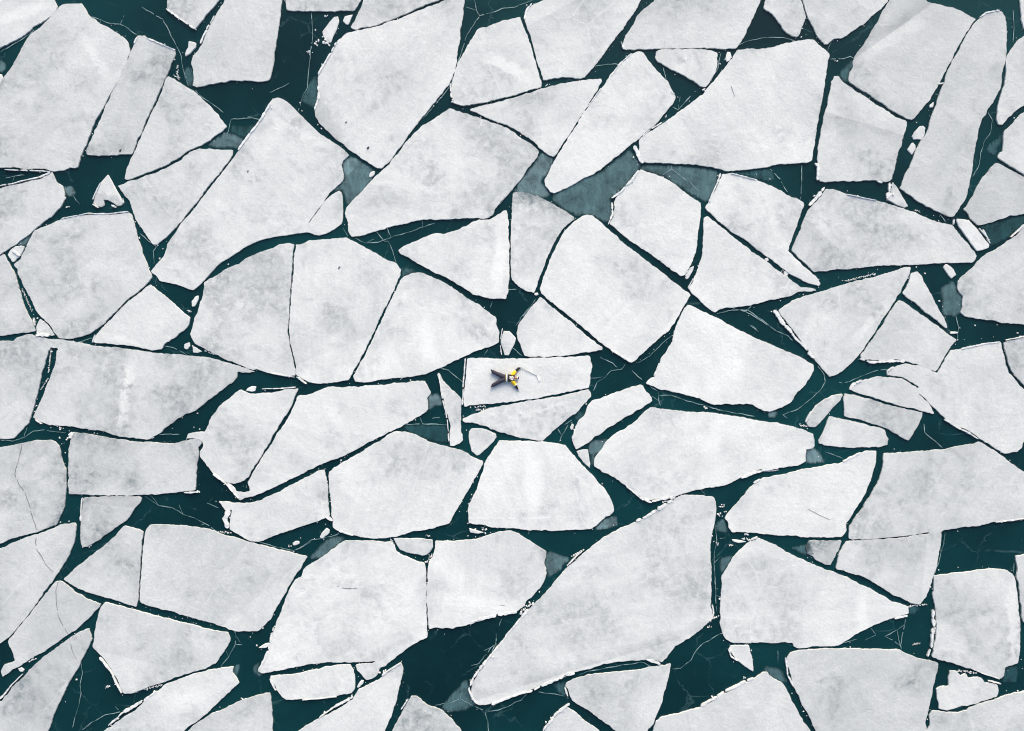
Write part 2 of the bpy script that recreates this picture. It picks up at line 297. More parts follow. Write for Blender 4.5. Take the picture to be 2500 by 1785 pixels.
FLOES = '''
F1|f|.74|pale floe with a soft white fold filling the top left corner of the photo|a1 -300,-300 430,-300 425,0 452,48 432,92 400,125 330,178 262,208 225,250 130,312 60,350 0,378 -300,480
F2|f|.74|big grey six-sided floe with faint white diagonal streaks, beside the upright grey bar floe|a1 500,35 570,30 645,25 668,55 690,105 715,130 760,160 800,195 865,222 920,255 975,300 1020,340 1028,385 1020,440 975,555 930,650 880,735 815,855 760,945 715,1050 672,1160 640,1230 612,1320 590,1332 555,1325 500,1350 435,1358 395,1350 370,1340 250,1337 110,1328 30,1330 0,1325 -300,1300 -300,1100 0,690 30,610 60,585 100,520 150,430 200,330 250,270 330,205 400,145 450,80 470,50
F2b|s|.75|blunt tip of ice poking in at the left edge above the big six-sided floe|a1 -200,575 8,585 18,620 0,680 -200,780
F3|f|.66|narrow grey bar-shaped floe leaning right, between the big six-sided floe and a triangular one|a1 1095,285 1140,283 1165,300 1230,325 1310,362 1385,395 1388,430 1355,500 1320,590 1285,670 1235,790 1170,920 1130,1020 1080,1130 1050,1215 1020,1222 960,1228 880,1232 780,1235 690,1228 685,1195 740,1065 790,960 830,870 880,750 940,640 985,540 1020,455 1055,370 1075,310
F4|f|.72|grey triangular floe pressed against the right flank of the upright bar floe|a1 1330,600 1375,625 1430,655 1500,700 1545,730 1600,785 1660,835 1715,900 1765,970 1795,1003 1760,1040 1680,1095 1600,1152 1500,1188 1420,1247 1320,1307 1200,1357 1090,1395 1000,1425 985,1420 1000,1350 1030,1290 1060,1220 1092,1140 1147,1020 1192,920 1252,800 1297,690 1314,630
F5|f|.72|pointed floe with a white lip, cut off by the top edge over dark water|a1 1330,-200 1322,60 1345,88 1405,133 1475,178 1532,226 1550,230 1600,160 1660,90 1710,30 1740,-10 1800,-200
F6|f|.7|tall grey four-sided floe at the top, straight right side facing a broad dark water lane|a1 1840,-200 1785,0 1748,60 1703,130 1663,200 1638,270 1603,350 1568,400 1533,445 1518,490 1538,560 1533,620 1525,680 1560,690 1650,670 1740,650 1840,638 1950,640 2050,645 2135,640 2150,580 2165,500 2180,370 2200,270 2215,150 2235,0 2250,-200
F6b|s|.8|small kite-shaped ice chunk between the upright bar floe and the tall four-sided floe|a1 1495,325 1555,340 1550,375 1500,430 1470,445 1465,420 1490,370
F7|f|.72|straight-bottomed slab cut off by the top photo edge above a dark water lane|a2 315,-200 315,0 325,78 450,85 560,85 700,85 790,78 858,80 883,50 912,0 940,-200
F8|s|.8|slim leaf-shaped ice chunk floating in the dark lane with bright slush at its foot|a2 700,130 730,125 740,160 725,220 690,290 675,335 640,330 615,285 605,250 640,200
F8b|s|.8|tiny triangular chunk wedged under the straight-bottomed slab at the top|a2 850,110 785,125 770,165 792,188 812,193 832,150
F9|f|.8|pale slanted floe at the top edge with a long straight crack under it|a2 970,-200 935,0 905,80 870,150 845,205 835,215 875,230 950,215 1030,200 1100,170 1200,140 1300,95 1400,50 1500,10 1560,-10 1620,-200
F10|f|.8|huge pale floe narrowing to a point at its foot with dark specks on it|a2 870,245 950,230 1050,210 1150,170 1280,125 1400,72 1510,30 1580,3 1640,-200 1730,-200 1730,0 1720,150 1700,250 1690,350 1675,450 1655,560 1620,650 1560,730 1480,830 1400,930 1330,1020 1270,1100 1200,1200 1140,1280 1080,1335 1040,1330 990,1300 900,1240 840,1200 780,1150 700,1090 640,1030 585,975 555,920 540,870 560,800 575,740 570,650 575,590 610,530 650,460 700,380 730,320 780,275 830,255
F11|f|.82|pale floe with whiter round blotches, bounded right by a thin straight slanting crack|a2 1845,232 1900,215 2000,180 2100,150 2178,130 a3 234,150 252,210 296,330 336,450 366,560 394,650 395,688 330,705 200,745 100,775 0,800 a2 1880,815 1790,828 1720,832 1650,800 1620,750 1640,650 1660,560 1700,470 1740,400 1790,310 1830,250
F12|f|.76|grey floe with white blotches at its foot, right of the thin slanting crack|a3 520,-200 415,3 340,32 300,52 272,120 268,165 304,260 339,390 369,500 399,600 412,635 480,625 560,610 620,605 700,622 740,610 800,540 860,470 920,380 990,290 1040,230 1100,140 1130,100 1160,50 1185,0 1260,-200
F13|f|.74|broad flat-bottomed floe cut off by the top edge above the blunt triangular floe|a3 1360,-200 1295,0 1205,80 1152,130 1122,200 1072,270 1052,320 1042,360 1055,388 1150,390 1280,388 1400,382 1550,378 1700,380 1850,385 1945,378 1990,310 2040,210 2090,110 2130,20 2170,-200
F14|f|.76|small pointed floe hanging from the top edge above two black triangles of water|a4 260,-200 228,0 212,60 280,110 330,180 380,240 440,285 475,295 490,280 510,220 548,142 525,70 502,0 470,-200
F15|f|.73|five-sided grey floe with a white scar cut off at the top edge, tip pointing down|a4 490,-200 515,0 542,70 565,140 595,200 643,290 692,350 720,350 760,310 830,300 900,255 1000,190 1100,100 1150,65 1190,10 1220,-200
F16|f|.66|large dusky floe crossed by a pale diagonal band, near the top right corner|a4 1280,-200 1212,0 1162,70 1122,160 1062,260 992,370 932,450 917,490 927,530 897,570 882,640 950,688 1050,748 1150,818 1250,888 1350,943 1385,958 1420,925 1480,850 1550,750 1600,660 1648,570 1696,480 1746,390 1796,290 1846,210 1892,152 1850,130 1780,90 1700,60 1600,40 1500,5 1400,-200
F17|f|.64|longest strip-like grey floe with a rounded head, leaning along the right side|a4 1920,145 1960,110 2040,85 2100,95 2130,140 2135,250 2130,400 2122,500 2097,600 2087,700 2057,760 2000,850 1950,930 1920,1000 1905,1080 1885,1180 1870,1280 1855,1380 b4 1835,80 1815,170 1780,240 1750,290 1720,325 1680,330 1620,300 1540,260 1450,210 1380,165 1310,120 1290,100 1310,60 1330,0 a4 1350,1360 1390,1260 1440,1150 1498,1060 1532,960 1573,850 1605,740 1637,660 1663,580 1703,490 1763,390 1813,290 1873,200
F18|s|.78|sliver of ice with a crumbled yellowish edge in the top right corner|a4 2270,-200 2243,0 2248,60 2256,150 2274,225 2400,300 2500,-200
F19|f|.74|pale floe with a soft white patch at the right edge, beside the longest strip floe|a4 2274,285 2230,312 2192,372 2152,432 2134,470 2130,560 2124,680 2094,740 2074,800 2064,850 2058,940 2078,985 2105,990 2150,930 2220,870 2290,825 2500,690 2500,200
F20|f|.7|grey wedge floe at the right edge with a round dark notch in its left side|a4 2330,845 2250,908 2180,985 2125,1035 2115,1100 2112,1165 2108,1205 2085,1212 2070,1250 2150,1303 2230,1352 2290,1388 2500,1490 2500,800
F21|f|.62|dark grey floe at the right edge above a triangle of thin ice|a4 2055,1292 2090,1303 2180,1356 2274,1408 2500,1520 b4 2500,270 2274,305 2180,320 2050,360 1970,385 1910,400 1860,350 1820,290 1800,270 1840,220 1880,130 1930,50 1970,0 a4 2000,1350
F22|f|.78|small blunt triangular floe with a dim smudge, hanging under the flat-bottomed floe|a3 1310,410 1350,395 1450,392 1560,389 1680,397 1760,407 1788,422 1788,500 1773,580 1738,640 1700,690 1660,685 1600,640 1500,590 1400,530 1320,490 1295,450
F22b|s|.86|small oval ice cake in the narrow lane right of the blunt triangular floe|a3 1870,410 1895,410 1905,440 1890,480 1865,490 1855,460
F23|f|.84|long pale slanting slab floe above the largest sheet of grey thin ice|a3 1130,420 1165,408 1205,425 1240,475 1300,545 1350,600 1400,650 1430,720 1455,770 1440,820 1380,890 1320,960 1260,1020 1200,1070 1130,1130 1080,1170 1010,1225 950,1275 880,1330 800,1385 700,1430 620,1475 550,1515 500,1535 470,1520 430,1470 420,1440 450,1380 490,1300 524,1240 576,1150 646,1040 716,920 786,820 856,730 900,664 950,592 1000,532 1040,492 1090,440
F24|f|.81|flat wedge floe tapering to a left point, tucked against the long slanting slab|a2 1860,842 1950,827 2050,802 2200,752 a3 330,727 430,697 560,662 700,642 800,627 865,627 873,640 846,700 794,788 734,878 674,968 614,1066 554,1156 514,1220 490,1240 450,1225 400,1188 340,1128 270,1078 200,1028 100,983 0,948 a2 1900,928 1840,898 1780,873 1795,858
F25|f|.84|great pale floe under the flat wedge, with a crescent of dark water along its foot|a2 1620,864 1680,887 1750,903 1840,934 1920,964 2000,990 2090,1026 2170,1085 2250,1140 a3 340,1164 378,1202 365,1240 310,1310 250,1390 200,1460 165,1500 110,1560 60,1620 b2 2060,170 2010,230 1970,280 1955,312 1930,332 1885,344 1860,340 1780,335 1650,345 1500,350 1420,350 1330,365 1200,390 1100,420 1000,450 900,480 840,490 818,450 812,380 795,340 785,300 803,250 850,200 900,150 960,80 1030,15 a2 1040,1390 1083,1352 1143,1294 1203,1218 1273,1128 1333,1060 1400,1000 1480,960 1550,900
F26|f|.8|great tall pale floe with a short slit near its lower right corner|a2 215,785 250,775 290,785 330,810 380,860 420,900 470,950 520,1000 580,1055 650,1100 720,1148 780,1192 815,1230 800,1250 770,1275 760,1310 765,1350 775,1400 770,1430 740,1460 700,1500 660,1530 620,1590 b2 610,220 560,285 500,372 490,400 520,350 590,262 640,192 690,148 740,122 760,137 768,200 768,300 762,380 700,425 640,460 580,475 540,470 500,450 440,455 340,470 200,490 120,510 60,535 0,565 b1 1850,630 1750,690 1680,760 1620,830 1570,880 1530,910 1480,895 1400,865 1300,845 1265,838 1245,800 1208,775 1198,760 1250,700 1300,640 1315,590 1330,540 1390,460 1430,390 1490,322 1540,266 1592,195 1663,105 1723,25 a1 1743,1395 1803,1318 1863,1238 1923,1155 1978,1078 2030,990 2080,920 2120,850 2150,800
F28|f|.78|arrowhead-shaped floe pointing down, between the pentagonal floe and the great tall pale floe|a1 1570,1178 1650,1182 1750,1187 1845,1187 1838,1230 1786,1308 1714,1398 1644,1486 1556,1605 b1 1500,280 1430,375 1370,437 1300,505 1245,548 1215,543 1150,460 1090,370 1058,300 1045,260 1025,200 985,150 945,90 a1 935,1477 1000,1446 1100,1418 1220,1373 1330,1328 1420,1277 1500,1211
F29|s|.8|small hooked floe with bright curled rims, floating alone in the dark water at left|a1 855,1385 880,1430 908,1480 936,1530 970,1590 b1 972,180 982,215 958,238 930,243 890,215 850,195 820,195 825,235 800,253 760,243 737,220 752,160 782,90 802,50 a1 845,1392
F30|f|.77|pale wedge floe at the left edge under a slit of water with white rims|a1 -300,1560 0,1500 60,1480 200,1450 330,1415 390,1385 412,1362 430,1400 445,1440 490,1475 505,1510 510,1560 b1 520,180 480,240 420,310 340,370 270,428 190,495 110,555 40,605 0,628 -300,800
F31|f|.74|big pentagonal grey floe at left, with a toothed channel on its left side|b1 300,430 400,385 490,345 600,325 750,310 900,310 1010,295 1040,310 1060,370 1090,490 1120,590 1160,690 1192,780 1200,810 1180,845 1100,912 1000,992 920,1072 840,1152 790,1205 700,1258 600,1288 530,1298 465,1290 430,1240 390,1180 330,1120 290,1080 260,1020 230,950 190,880 152,800 135,740 108,705 152,672 203,582 243,492 273,442
F32|f|.72|grey floe at the left edge facing the toothed channel, with a short slit beneath|b1 -300,760 0,640 30,628 60,682 88,732 118,792 148,890 168,980 198,1050 228,1120 262,1190 278,1232 220,1246 120,1255 0,1273 -300,1280
F33|s|.8|crushed whitish ice block between the left wedge floe and the pentagonal floe|b1 120,560 195,562 175,620 150,652 98,690 58,632 80,590
F34|s|.78|crushed grey ice block with a frilled white hem at the foot of the pentagonal floe|b1 312,1135 362,1170 402,1230 430,1265 350,1277 285,1272 277,1200
F35|f|.77|small triangular floe with a pale wedge marking, below the pentagonal floe's right corner|b1 1195,864 1230,894 1300,954 1380,1022 1450,1082 1508,1130 1498,1180 1458,1230 1380,1290 1310,1330 1280,1380 1240,1388 1150,1373 1050,1353 950,1343 850,1333 760,1328 740,1310 762,1272 803,1222 864,1158 944,1070 1024,1000 1114,930 1170,877
F36|f|.75|wide floe crossed by a white upright band and cut by a black slit|b1 -300,1320 0,1318 105,1315 128,1288 220,1260 300,1285 460,1303 540,1318 650,1333 730,1348 850,1363 1000,1379 1150,1399 1300,1418 1450,1428 1600,1442 1750,1472 1870,1503 1930,1525 2020,1557 c1 1960,175 1885,170 1880,215 1840,255 1760,310 1690,365 1600,430 1550,475 1470,500 1400,545 1340,590 1270,645 1200,692 1160,704 1080,696 990,686 900,666 820,638 720,628 600,608 500,596 400,588 350,580 300,550 260,530 278,490 323,400 363,300 403,200 440,90 450,0 b1 465,1385 455,1368 400,1365 385,1390 c1 350,100 320,200 300,300 280,400 258,480 240,528 222,578 170,638 110,692 60,702 0,695 -300,700
F37|f|.72|grey floe at the left edge split by a fine winding upright hairline crack|c1 -300,800 0,772 80,757 170,737 250,722 330,712 405,705 440,727 465,752 480,820 500,890 518,950 525,1030 522,1100 517,1160 508,1240 485,1290 465,1340 450,1378 400,1395 330,1422 250,1448 150,1478 70,1502 0,1528 -300,1630
F38|f|.71|rectangular grey floe lying level, below the wide floe with the white band|c1 590,648 650,655 740,670 850,695 1000,711 1100,727 1200,729 1300,733 1400,733 1480,715 1540,695 1585,700 1600,735 1572,770 1575,820 1560,900 1558,980 1550,1060 1545,1105 1440,1120 1300,1135 1150,1143 1000,1147 850,1147 700,1142 600,1139 548,1135 543,1050 541,950 543,850 548,780 563,700
F39|f|.67|small grey floe with a darker top strip, tapering down below the rectangular floe|c1 658,1165 800,1160 950,1160 1125,1162 1110,1200 1070,1250 1040,1300 1000,1350 930,1398 870,1438 800,1488 740,1528 690,1553 650,1566 642,1500 640,1400 645,1300 655,1220
F40|f|.83|pale lobed floe with a bitten left edge and a small white knob on top|c1 1940,330 2000,342 2100,337 2250,317 c2 300,312 410,302 408,320 394,360 363,430 323,500 273,580 233,640 c1 2182,640 2131,740 2071,830 2031,900 1991,960 1964,1010 1930,1033 1860,1058 1830,1053 1750,1018 1690,968 1650,918 1610,868 1582,838 1580,800 1610,765 1605,720 1545,692 1475,700 1492,662 1540,650 1620,647 1642,622 1662,572 1682,522 1722,472 1772,412 1842,372 1872,332 1902,312
F41|f|.84|long slanting pale floe with a scalloped right end, left of the splinter floe|c2 417,357 480,350 540,340 600,310 660,290 780,294 900,284 1050,275 1200,260 1320,246 1420,240 1433,270 1450,300 1470,330 1465,345 1435,375 1440,420 1445,460 1430,490 1380,520 1300,560 1240,597 1180,626 1100,665 1000,714 900,772 800,822 700,864 600,903 500,948 400,997 300,1047 200,1092 120,1131 50,1156 c1 1990,1155 1910,1185 1895,1178 1840,1115 1790,1060 1815,1048 1850,1078 1870,1122 1930,1128 1985,1112 1962,1042 c2 16,1042 48,984 108,884 188,764 258,654 318,564 376,454
F42|f|.82|jagged pale floe with a torn white left end, under the long slanting floe|c1 1735,1197 1800,1197 1860,1208 1920,1215 1990,1202 2080,1184 c2 130,1176 200,1152 300,1100 420,1038 500,998 580,951 622,945 636,1000 646,1080 656,1200 664,1310 620,1333 560,1355 500,1380 420,1400 330,1425 250,1460 170,1490 110,1513 50,1513 c1 1980,1508 1930,1478 1880,1448 1825,1418 1820,1370 1830,1330 1840,1260 1800,1275 1770,1240
F43|f|.83|big pale many-sided floe just below and left of the person's floe, pointing right|c2 652,962 704,930 764,890 864,836 964,776 1064,716 1134,667 1200,640 1260,645 1340,668 1400,693 1460,728 1560,757 1650,777 1730,802 1800,842 1878,876 1882,900 1857,950 1815,1020 1773,1090 1733,1160 1693,1230 1653,1300 1618,1368 1550,1388 1450,1412 1300,1446 1200,1466 1100,1484 1000,1486 920,1482 860,1468 800,1445 740,1435 692,1400 694,1340 682,1300 676,1180 661,1050
F44|f|.88|pale trapezoid floe with a bright white upright band down its middle|c2 2010,712 2100,715 2200,718 c3 330,722 400,725 500,733 588,748 618,792 678,862 728,922 778,972 838,1032 898,1102 938,1162 963,1220 968,1275 940,1310 900,1312 888,1332 848,1372 800,1413 700,1418 580,1423 450,1427 300,1422 150,1408 0,1403 c2 1900,1387 1800,1372 1768,1368 1765,1280 1775,1220 1806,1150 1846,1060 1877,960 1897,890 1945,812 1985,752
F45|f|.87|slim upright splinter-shaped floe just left of the person's floe|c2 1525,180 1545,210 1580,255 1620,300 1690,360 1712,400 1703,450 1703,520 1700,600 1705,650 1720,680 1720,710 1690,735 1650,755 1622,753 1620,680 1624,600 1604,530 1584,440 1564,360 1543,270
F46|s|.87|small rounded pale floe below the splinter floe and above the trapezoid floe|c2 1790,620 1850,615 1920,630 1985,660 1990,690 1950,740 1900,790 1850,830 1830,835 1790,800 1775,740 1767,680 1772,640
F47|f|.87|oblong white floe carrying the person with the hockey stick|c2 1757,60 1850,60 2000,64 2150,63 2274,63 c3 450,58 600,54 700,48 775,44 788,80 798,130 793,170 778,200 783,260 768,293 700,307 600,331 480,351 350,379 200,400 100,411 0,421 c2 1850,428 1780,434 1735,443 1728,420 1731,350 1741,230 1750,120
F48|f|.85|leaf-shaped pale floe lying right under the person's floe|c2 1722,550 1760,522 1850,492 1930,463 c3 100,434 250,411 400,385 550,359 680,333 768,307 783,332 788,365 768,390 718,440 678,488 618,528 558,578 498,628 448,678 408,712 370,713 300,702 220,687 130,662 50,642 0,621 c2 1920,606 1870,588 1800,573 1740,568
F49|f|.86|pale slanting oblong floe to the lower right of the person's floe|c3 1180,272 1208,292 1228,330 1268,370 1278,400 1240,428 1190,456 1120,496 1030,546 950,596 880,646 810,686 760,726 700,766 672,782 648,745 643,700 657,640 672,600 693,550 733,520 747,480 772,430 805,395 870,378 950,348 1050,313 1120,288
F49b|s|.86|tiny oval ice cake in the lane between the leaf-shaped and slanting oblong floes|c3 640,580 655,590 650,625 630,635 620,610
F50|s|.87|small shard floe pointing down at the right shoulder of the trapezoid floe|c3 672,797 720,787 763,787 773,830 786,900 778,936 740,898 692,840
F51|f|.87|very large pale floe spreading right of the trapezoid floe, its surface almost white|c3 1260,447 1350,462 1450,477 1550,487 1700,492 1850,507 2000,532 2150,562 2274,574 c4 400,592 480,617 550,642 598,662 612,700 615,758 598,778 545,783 543,830 543,880 500,900 400,925 300,940 220,950 180,942 130,968 60,993 0,1018 c3 1880,1058 1750,1082 1600,1112 1530,1132 1450,1158 1350,1172 1240,1188 1190,1168 1120,1108 1050,1058 980,1008 900,963 850,935 818,915 813,870 833,830 872,790 902,740 932,700 982,660 1062,620 1112,590 1152,550 1202,492
F52|f|.86|great pale kite-shaped floe right of the person's floe, beyond the cracked water|b3 1560,1033 1620,1053 1700,1090 1790,1132 1860,1175 1950,1225 2050,1275 2150,1315 2274,1373 b4 400,1402 480,1432 560,1482 600,1502 605,1550 c4 600,170 570,230 520,290 470,350 420,410 360,450 300,463 260,485 220,480 170,458 120,433 60,423 0,423 c3 1880,423 1780,433 1720,413 1640,378 1540,350 1420,325 1320,296 1260,278 1228,258 1245,238 1290,217 1332,120 1347,70 1382,20 b3 1442,1310 1457,1240 1476,1180 1496,1120 1533,1062
F53|f|.85|great pale square-cornered floe standing on its corner, above right of the person's floe|b3 760,318 800,324 860,366 920,418 1000,488 1050,545 1120,595 1200,655 1290,725 1370,785 1440,845 1500,893 1560,933 1578,955 1538,1020 1496,1090 1436,1190 1398,1240 1330,1290 1260,1350 1190,1420 1140,1470 1110,1488 1050,1453 980,1406 900,1356 846,1308 747,1217 657,1146 567,1075 468,995 396,935 387,900 418,800 459,692 509,574 558,474 618,404 675,350 722,324
F54|f|.84|upright floe whose top fades into grey thin ice, left of the great square-cornered floe|b3 168,145 230,135 310,148 400,182 470,222 540,257 600,292 650,335 650,347 605,390 545,450 502,518 462,608 422,708 382,806 350,890 338,930 300,927 250,897 190,858 163,828 154,760 153,600 154,450 159,350 163,250
F55|f|.86|pale triangular floe with a straight upright right side, above the person's floe|b2 2068,282 2078,330 2082,450 2086,600 2090,750 2086,850 2078,930 2060,975 2000,978 1900,968 1820,947 1740,901 1640,836 1550,786 1480,760 1400,715 1310,665 1232,623 1212,595 1260,560 1350,520 1450,480 1500,464 1570,464 1650,442 1730,412 1800,374 1850,350 1895,352 1945,340 2020,307 2050,284
F56|f|.86|pale floe with an upright white smear, up and left of the person's floe|b2 1262,797 1320,777 1390,773 1450,790 1520,822 1600,867 1690,928 1780,987 1850,1027 1920,1083 1988,1127 1983,1180 2008,1240 2008,1328 1960,1347 1850,1386 1740,1431 1650,1476 1560,1516 1480,1554 1420,1580 c2 1420,188 1300,203 1150,223 1000,246 872,247 856,210 b2 856,1590 916,1480 976,1360 1036,1240 1096,1110 1156,990 1206,880 1224,832
F57|f|.83|large middle floe with dim smudges, between two long thin upright cracks|b2 394,550 440,544 500,519 600,514 700,504 800,494 850,518 920,563 1000,604 1080,649 1160,684 1200,704 1228,750 1216,800 1184,880 1134,990 1074,1110 1014,1240 954,1360 894,1480 834,1590 c2 828,213 812,236 750,246 650,256 560,262 500,255 470,238 420,203 403,188 b2 404,1560 384,1450 359,1350 344,1250 349,1150 359,1000 369,850 384,700 391,600
F58|f|.82|large pale round-shouldered floe under a dark curved channel, left of the long thin crack|b2 384,548 330,542 260,552 200,582 100,612 40,642 0,667 b1 1900,702 1820,732 1750,772 1690,807 1622,850 1613,920 1593,1000 1573,1070 1546,1130 1528,1190 1509,1265 1545,1328 1605,1368 1705,1417 1805,1467 1905,1507 2005,1545 c1 2035,147 2130,176 2268,206 c2 330,205 390,197 b2 396,1570 371,1450 346,1360 331,1250 336,1150 346,1000 356,850 368,700 376,600
F60|s|.87|small barrel-shaped ice chunk touching the top side of the person's floe|b2 2045,1235 2090,1235 2140,1290 2130,1340 2105,1390 2085,1428 2050,1428 2037,1380 2022,1320 2032,1270
F61|f|.86|wedge floe with a faint oval mark, directly above the person's floe|b3 388,966 444,1017 534,1088 634,1168 734,1253 824,1330 876,1364 876,1385 800,1396 700,1410 600,1430 450,1435 350,1436 262,1436 244,1380 214,1310 200,1260 205,1200 245,1140 305,1060 355,1000
F62|f|.87|bright pale floe with a frilled left rim beside the largest thin ice sheet|a3 1180,1347 1240,1365 1300,1381 1360,1407 1430,1448 1500,1498 1580,1558 1648,1608 b3 1658,222 1660,280 1645,400 1635,500 1620,620 1585,700 1530,790 1500,798 1440,756 1350,686 1250,616 1150,555 1070,494 1014,444 956,394 935,383 968,330 973,250 968,212 993,172 1043,112 1093,52 a3 1133,1412
F63|f|.84|pale floe running down into a slim tail, right of the bright frilled-rim floe|a3 1832,1382 1900,1376 1990,1396 2060,1416 2150,1446 2274,1496 b4 400,154 480,188 528,212 525,250 494,330 464,420 434,500 402,595 415,615 440,635 500,695 560,755 620,805 658,860 648,878 600,863 530,838 470,806 400,766 330,716 250,646 180,596 100,536 40,496 0,476 b3 1900,446 1832,386 1764,326 1714,286 1697,255 1715,230 1743,180 1783,110 1813,30
F64|f|.77|long pale floe with dim blotches tapering right, below a black wedge of water|b4 705,112 780,117 870,148 1000,179 1150,210 1250,245 1350,275 1450,315 1550,355 1650,385 1706,398 1750,450 1820,530 1882,608 1896,640 1868,688 1700,693 1500,703 1300,713 1150,713 1000,733 850,743 700,758 612,763 572,728 522,678 472,633 432,598 455,540 498,440 537,340 565,272 625,212 675,152
F65|s|.78|small triangular chunk with a broken white left side, under the strip floe's foot|b4 1235,50 1265,90 1300,150 1330,200 1355,245 1330,258 1270,236 1200,202 1182,197 1217,150 1227,80
F66|s|.84|small clean oblong floe leaning at the right tip of the long tapering floe|b4 1740,345 1800,350 1840,355 1878,400 1918,442 1968,512 2003,550 1998,575 1950,590 1905,600 1868,550 1808,470 1750,390
F67|f|.72|grey floe at the right edge with a deep scalloped left side holding thin ice|b4 2500,250 2274,402 2220,472 2140,532 2060,582 1980,622 1922,672 1862,742 1802,792 1754,840 1744,890 1762,930 1792,960 1787,1030 1772,1090 1812,1120 1900,1138 2030,1153 2150,1173 2274,1178 2500,1190
F68|f|.77|grey three-sided floe with a bold white crushed strip along its left side|b4 1360,727 1376,732 1366,780 1336,840 1296,918 1254,978 1194,1078 1124,1188 1054,1298 994,1386 944,1446 895,1497 838,1548 780,1587 730,1597 695,1560 655,1510 630,1480 585,1420 535,1350 475,1270 405,1180 345,1110 330,1070 382,1032 452,992 530,962 620,937 700,912 800,882 900,852 1000,828 1100,804 1200,775 1290,745
F69|f|.76|narrow upright wedge floe beside black water, above the grey floe with a white hem|b4 1383,777 1430,767 1460,800 1500,880 1550,970 1600,1060 1640,1130 1660,1190 1663,1212 1622,1184 1562,1134 1482,1073 1402,1003 1335,954 1315,938 1345,880 1369,822
F70|f|.7|grey floe with a white hem along its foot, right of the three-sided floe|b4 1283,990 1320,1006 1400,1068 1480,1118 1560,1178 1640,1238 1690,1276 1738,1307 1697,1350 1657,1418 1615,1487 1572,1560 1540,1548 1450,1497 1360,1476 1300,1462 1200,1467 1100,1467 1020,1457 979,1438 1026,1370 1086,1290 1156,1180 1216,1082
F71|f|.75|broad grey floe near the right edge with two white-tipped lobes reaching left|b4 1703,1388 1780,1378 1850,1368 1950,1343 2040,1328 2086,1328 2104,1400 2124,1490 2154,1570 c4 2184,202 2224,252 2268,307 2440,500 2400,700 2274,705 2258,740 2260,770 2220,800 2160,813 2115,815 2060,778 2000,738 1952,709 1922,697 1872,657 1802,622 1722,587 1672,562 1642,532 1602,487 1552,443 1500,383 1442,343 1470,375 1508,415 1548,475 1558,500 1472,480 1400,460 1300,437 1200,411 1100,376 1000,346 942,333 902,310 927,272 982,242 1060,222 1130,207 1220,212 1310,227 1380,265 1435,296 1438,286 1380,248 1320,210 1260,198 1207,195 1200,165 1222,142 1282,117 1342,105 1450,119 1535,140 1545,165 1590,180 b4 1626,1505 1666,1430
F73|f|.68|grey floe at the right edge cut off by a bent thin crack|b4 2112,1323 2274,1285 2500,1240 c4 2500,480 2296,300 2236,230 2186,168 2156,108 2134,28
F74|s|.82|small bean-shaped floe with a white left edge, beside two oblong floes at right|c4 830,345 836,355 816,398 766,448 726,498 686,548 646,588 620,608 570,608 548,580 573,520 593,470 623,430 683,390 753,355
F75|f|.71|grey oblong floe tilted down to the right, beneath the lower white-tipped lobe|c4 852,342 920,350 1000,371 1100,401 1200,432 1300,457 1400,476 1468,492 1463,530 1438,590 1398,650 1368,700 1355,710 1310,688 1240,646 1170,605 1080,580 980,549 880,529 853,520 852,450 845,380
F76|f|.79|pale oblong floe with rounded ends, under the grey tilted oblong floe|c4 730,522 800,535 900,556 1000,582 1100,607 1168,628 1183,670 1198,700 1193,750 1130,765 1020,767 960,767 900,772 800,767 730,752 652,738 643,715 683,650 703,590
F77|f|.74|largest grey floe at right, with a level slit above its lower half|c4 1920,722 1980,760 2050,807 2120,852 2180,901 2274,961 2500,1110 2500,1310 2274,1332 2200,1337 2050,1357 1900,1387 1750,1407 1650,1422 1618,1440 1620,1480 1610,1550 1596,1620 d4 1585,290 1570,350 1550,400 1526,480 1496,560 1450,618 1380,607 1330,580 1250,544 1180,504 1100,454 1000,404 920,374 850,350 790,333 796,280 816,210 856,130 875,117 950,116 1100,111 1300,94 1520,58 1520,48 1300,78 1100,96 950,103 882,103 882,50 c4 886,1420 888,1390 926,1340 976,1280 1036,1190 1086,1100 1134,1000 1158,900 1163,812 1250,814 1350,807 1500,797 1630,787 1720,767 1830,747 1890,737
F78|f|.82|pale floe with a faint straight scratch, left of the largest grey floe|c4 1100,792 1106,800 1096,880 1074,950 1053,1040 1013,1130 963,1220 903,1320 864,1370 862,1430 830,1480 700,1480 560,1475 400,1465 300,1460 170,1451 100,1442 0,1440 c3 1905,1438 1884,1400 1874,1360 1850,1330 1875,1290 1935,1230 1995,1160 2055,1082 2105,1042 2155,1014 2212,1005 c4 300,996 400,976 500,951 620,926 740,905 832,890 882,855 952,825 1022,799
F80|f|.7|small grey half-sunk floe whose left side fades into the water, below the scratched floe|d4 570,120 650,114 750,114 826,115 806,180 766,250 740,308 700,300 630,268 600,235 548,215 543,160
F81|f|.83|big pale floe narrowing to a blunt right point, low at right|d4 0,212 50,165 100,125 170,97 230,116 300,147 380,197 460,237 550,277 640,317 740,353 800,379 900,420 970,455 1060,500 1150,550 1230,598 1310,618 1362,640 1358,690 1290,713 1190,743 1080,788 980,838 880,898 810,942 770,953 690,953 600,948 540,970 490,965 450,957 435,927 380,922 250,922 100,922 0,925 d3 1900,917 1855,897 1835,850 1820,780 1815,700 1815,620 1825,500 1830,400 1863,340 1883,302 1913,242
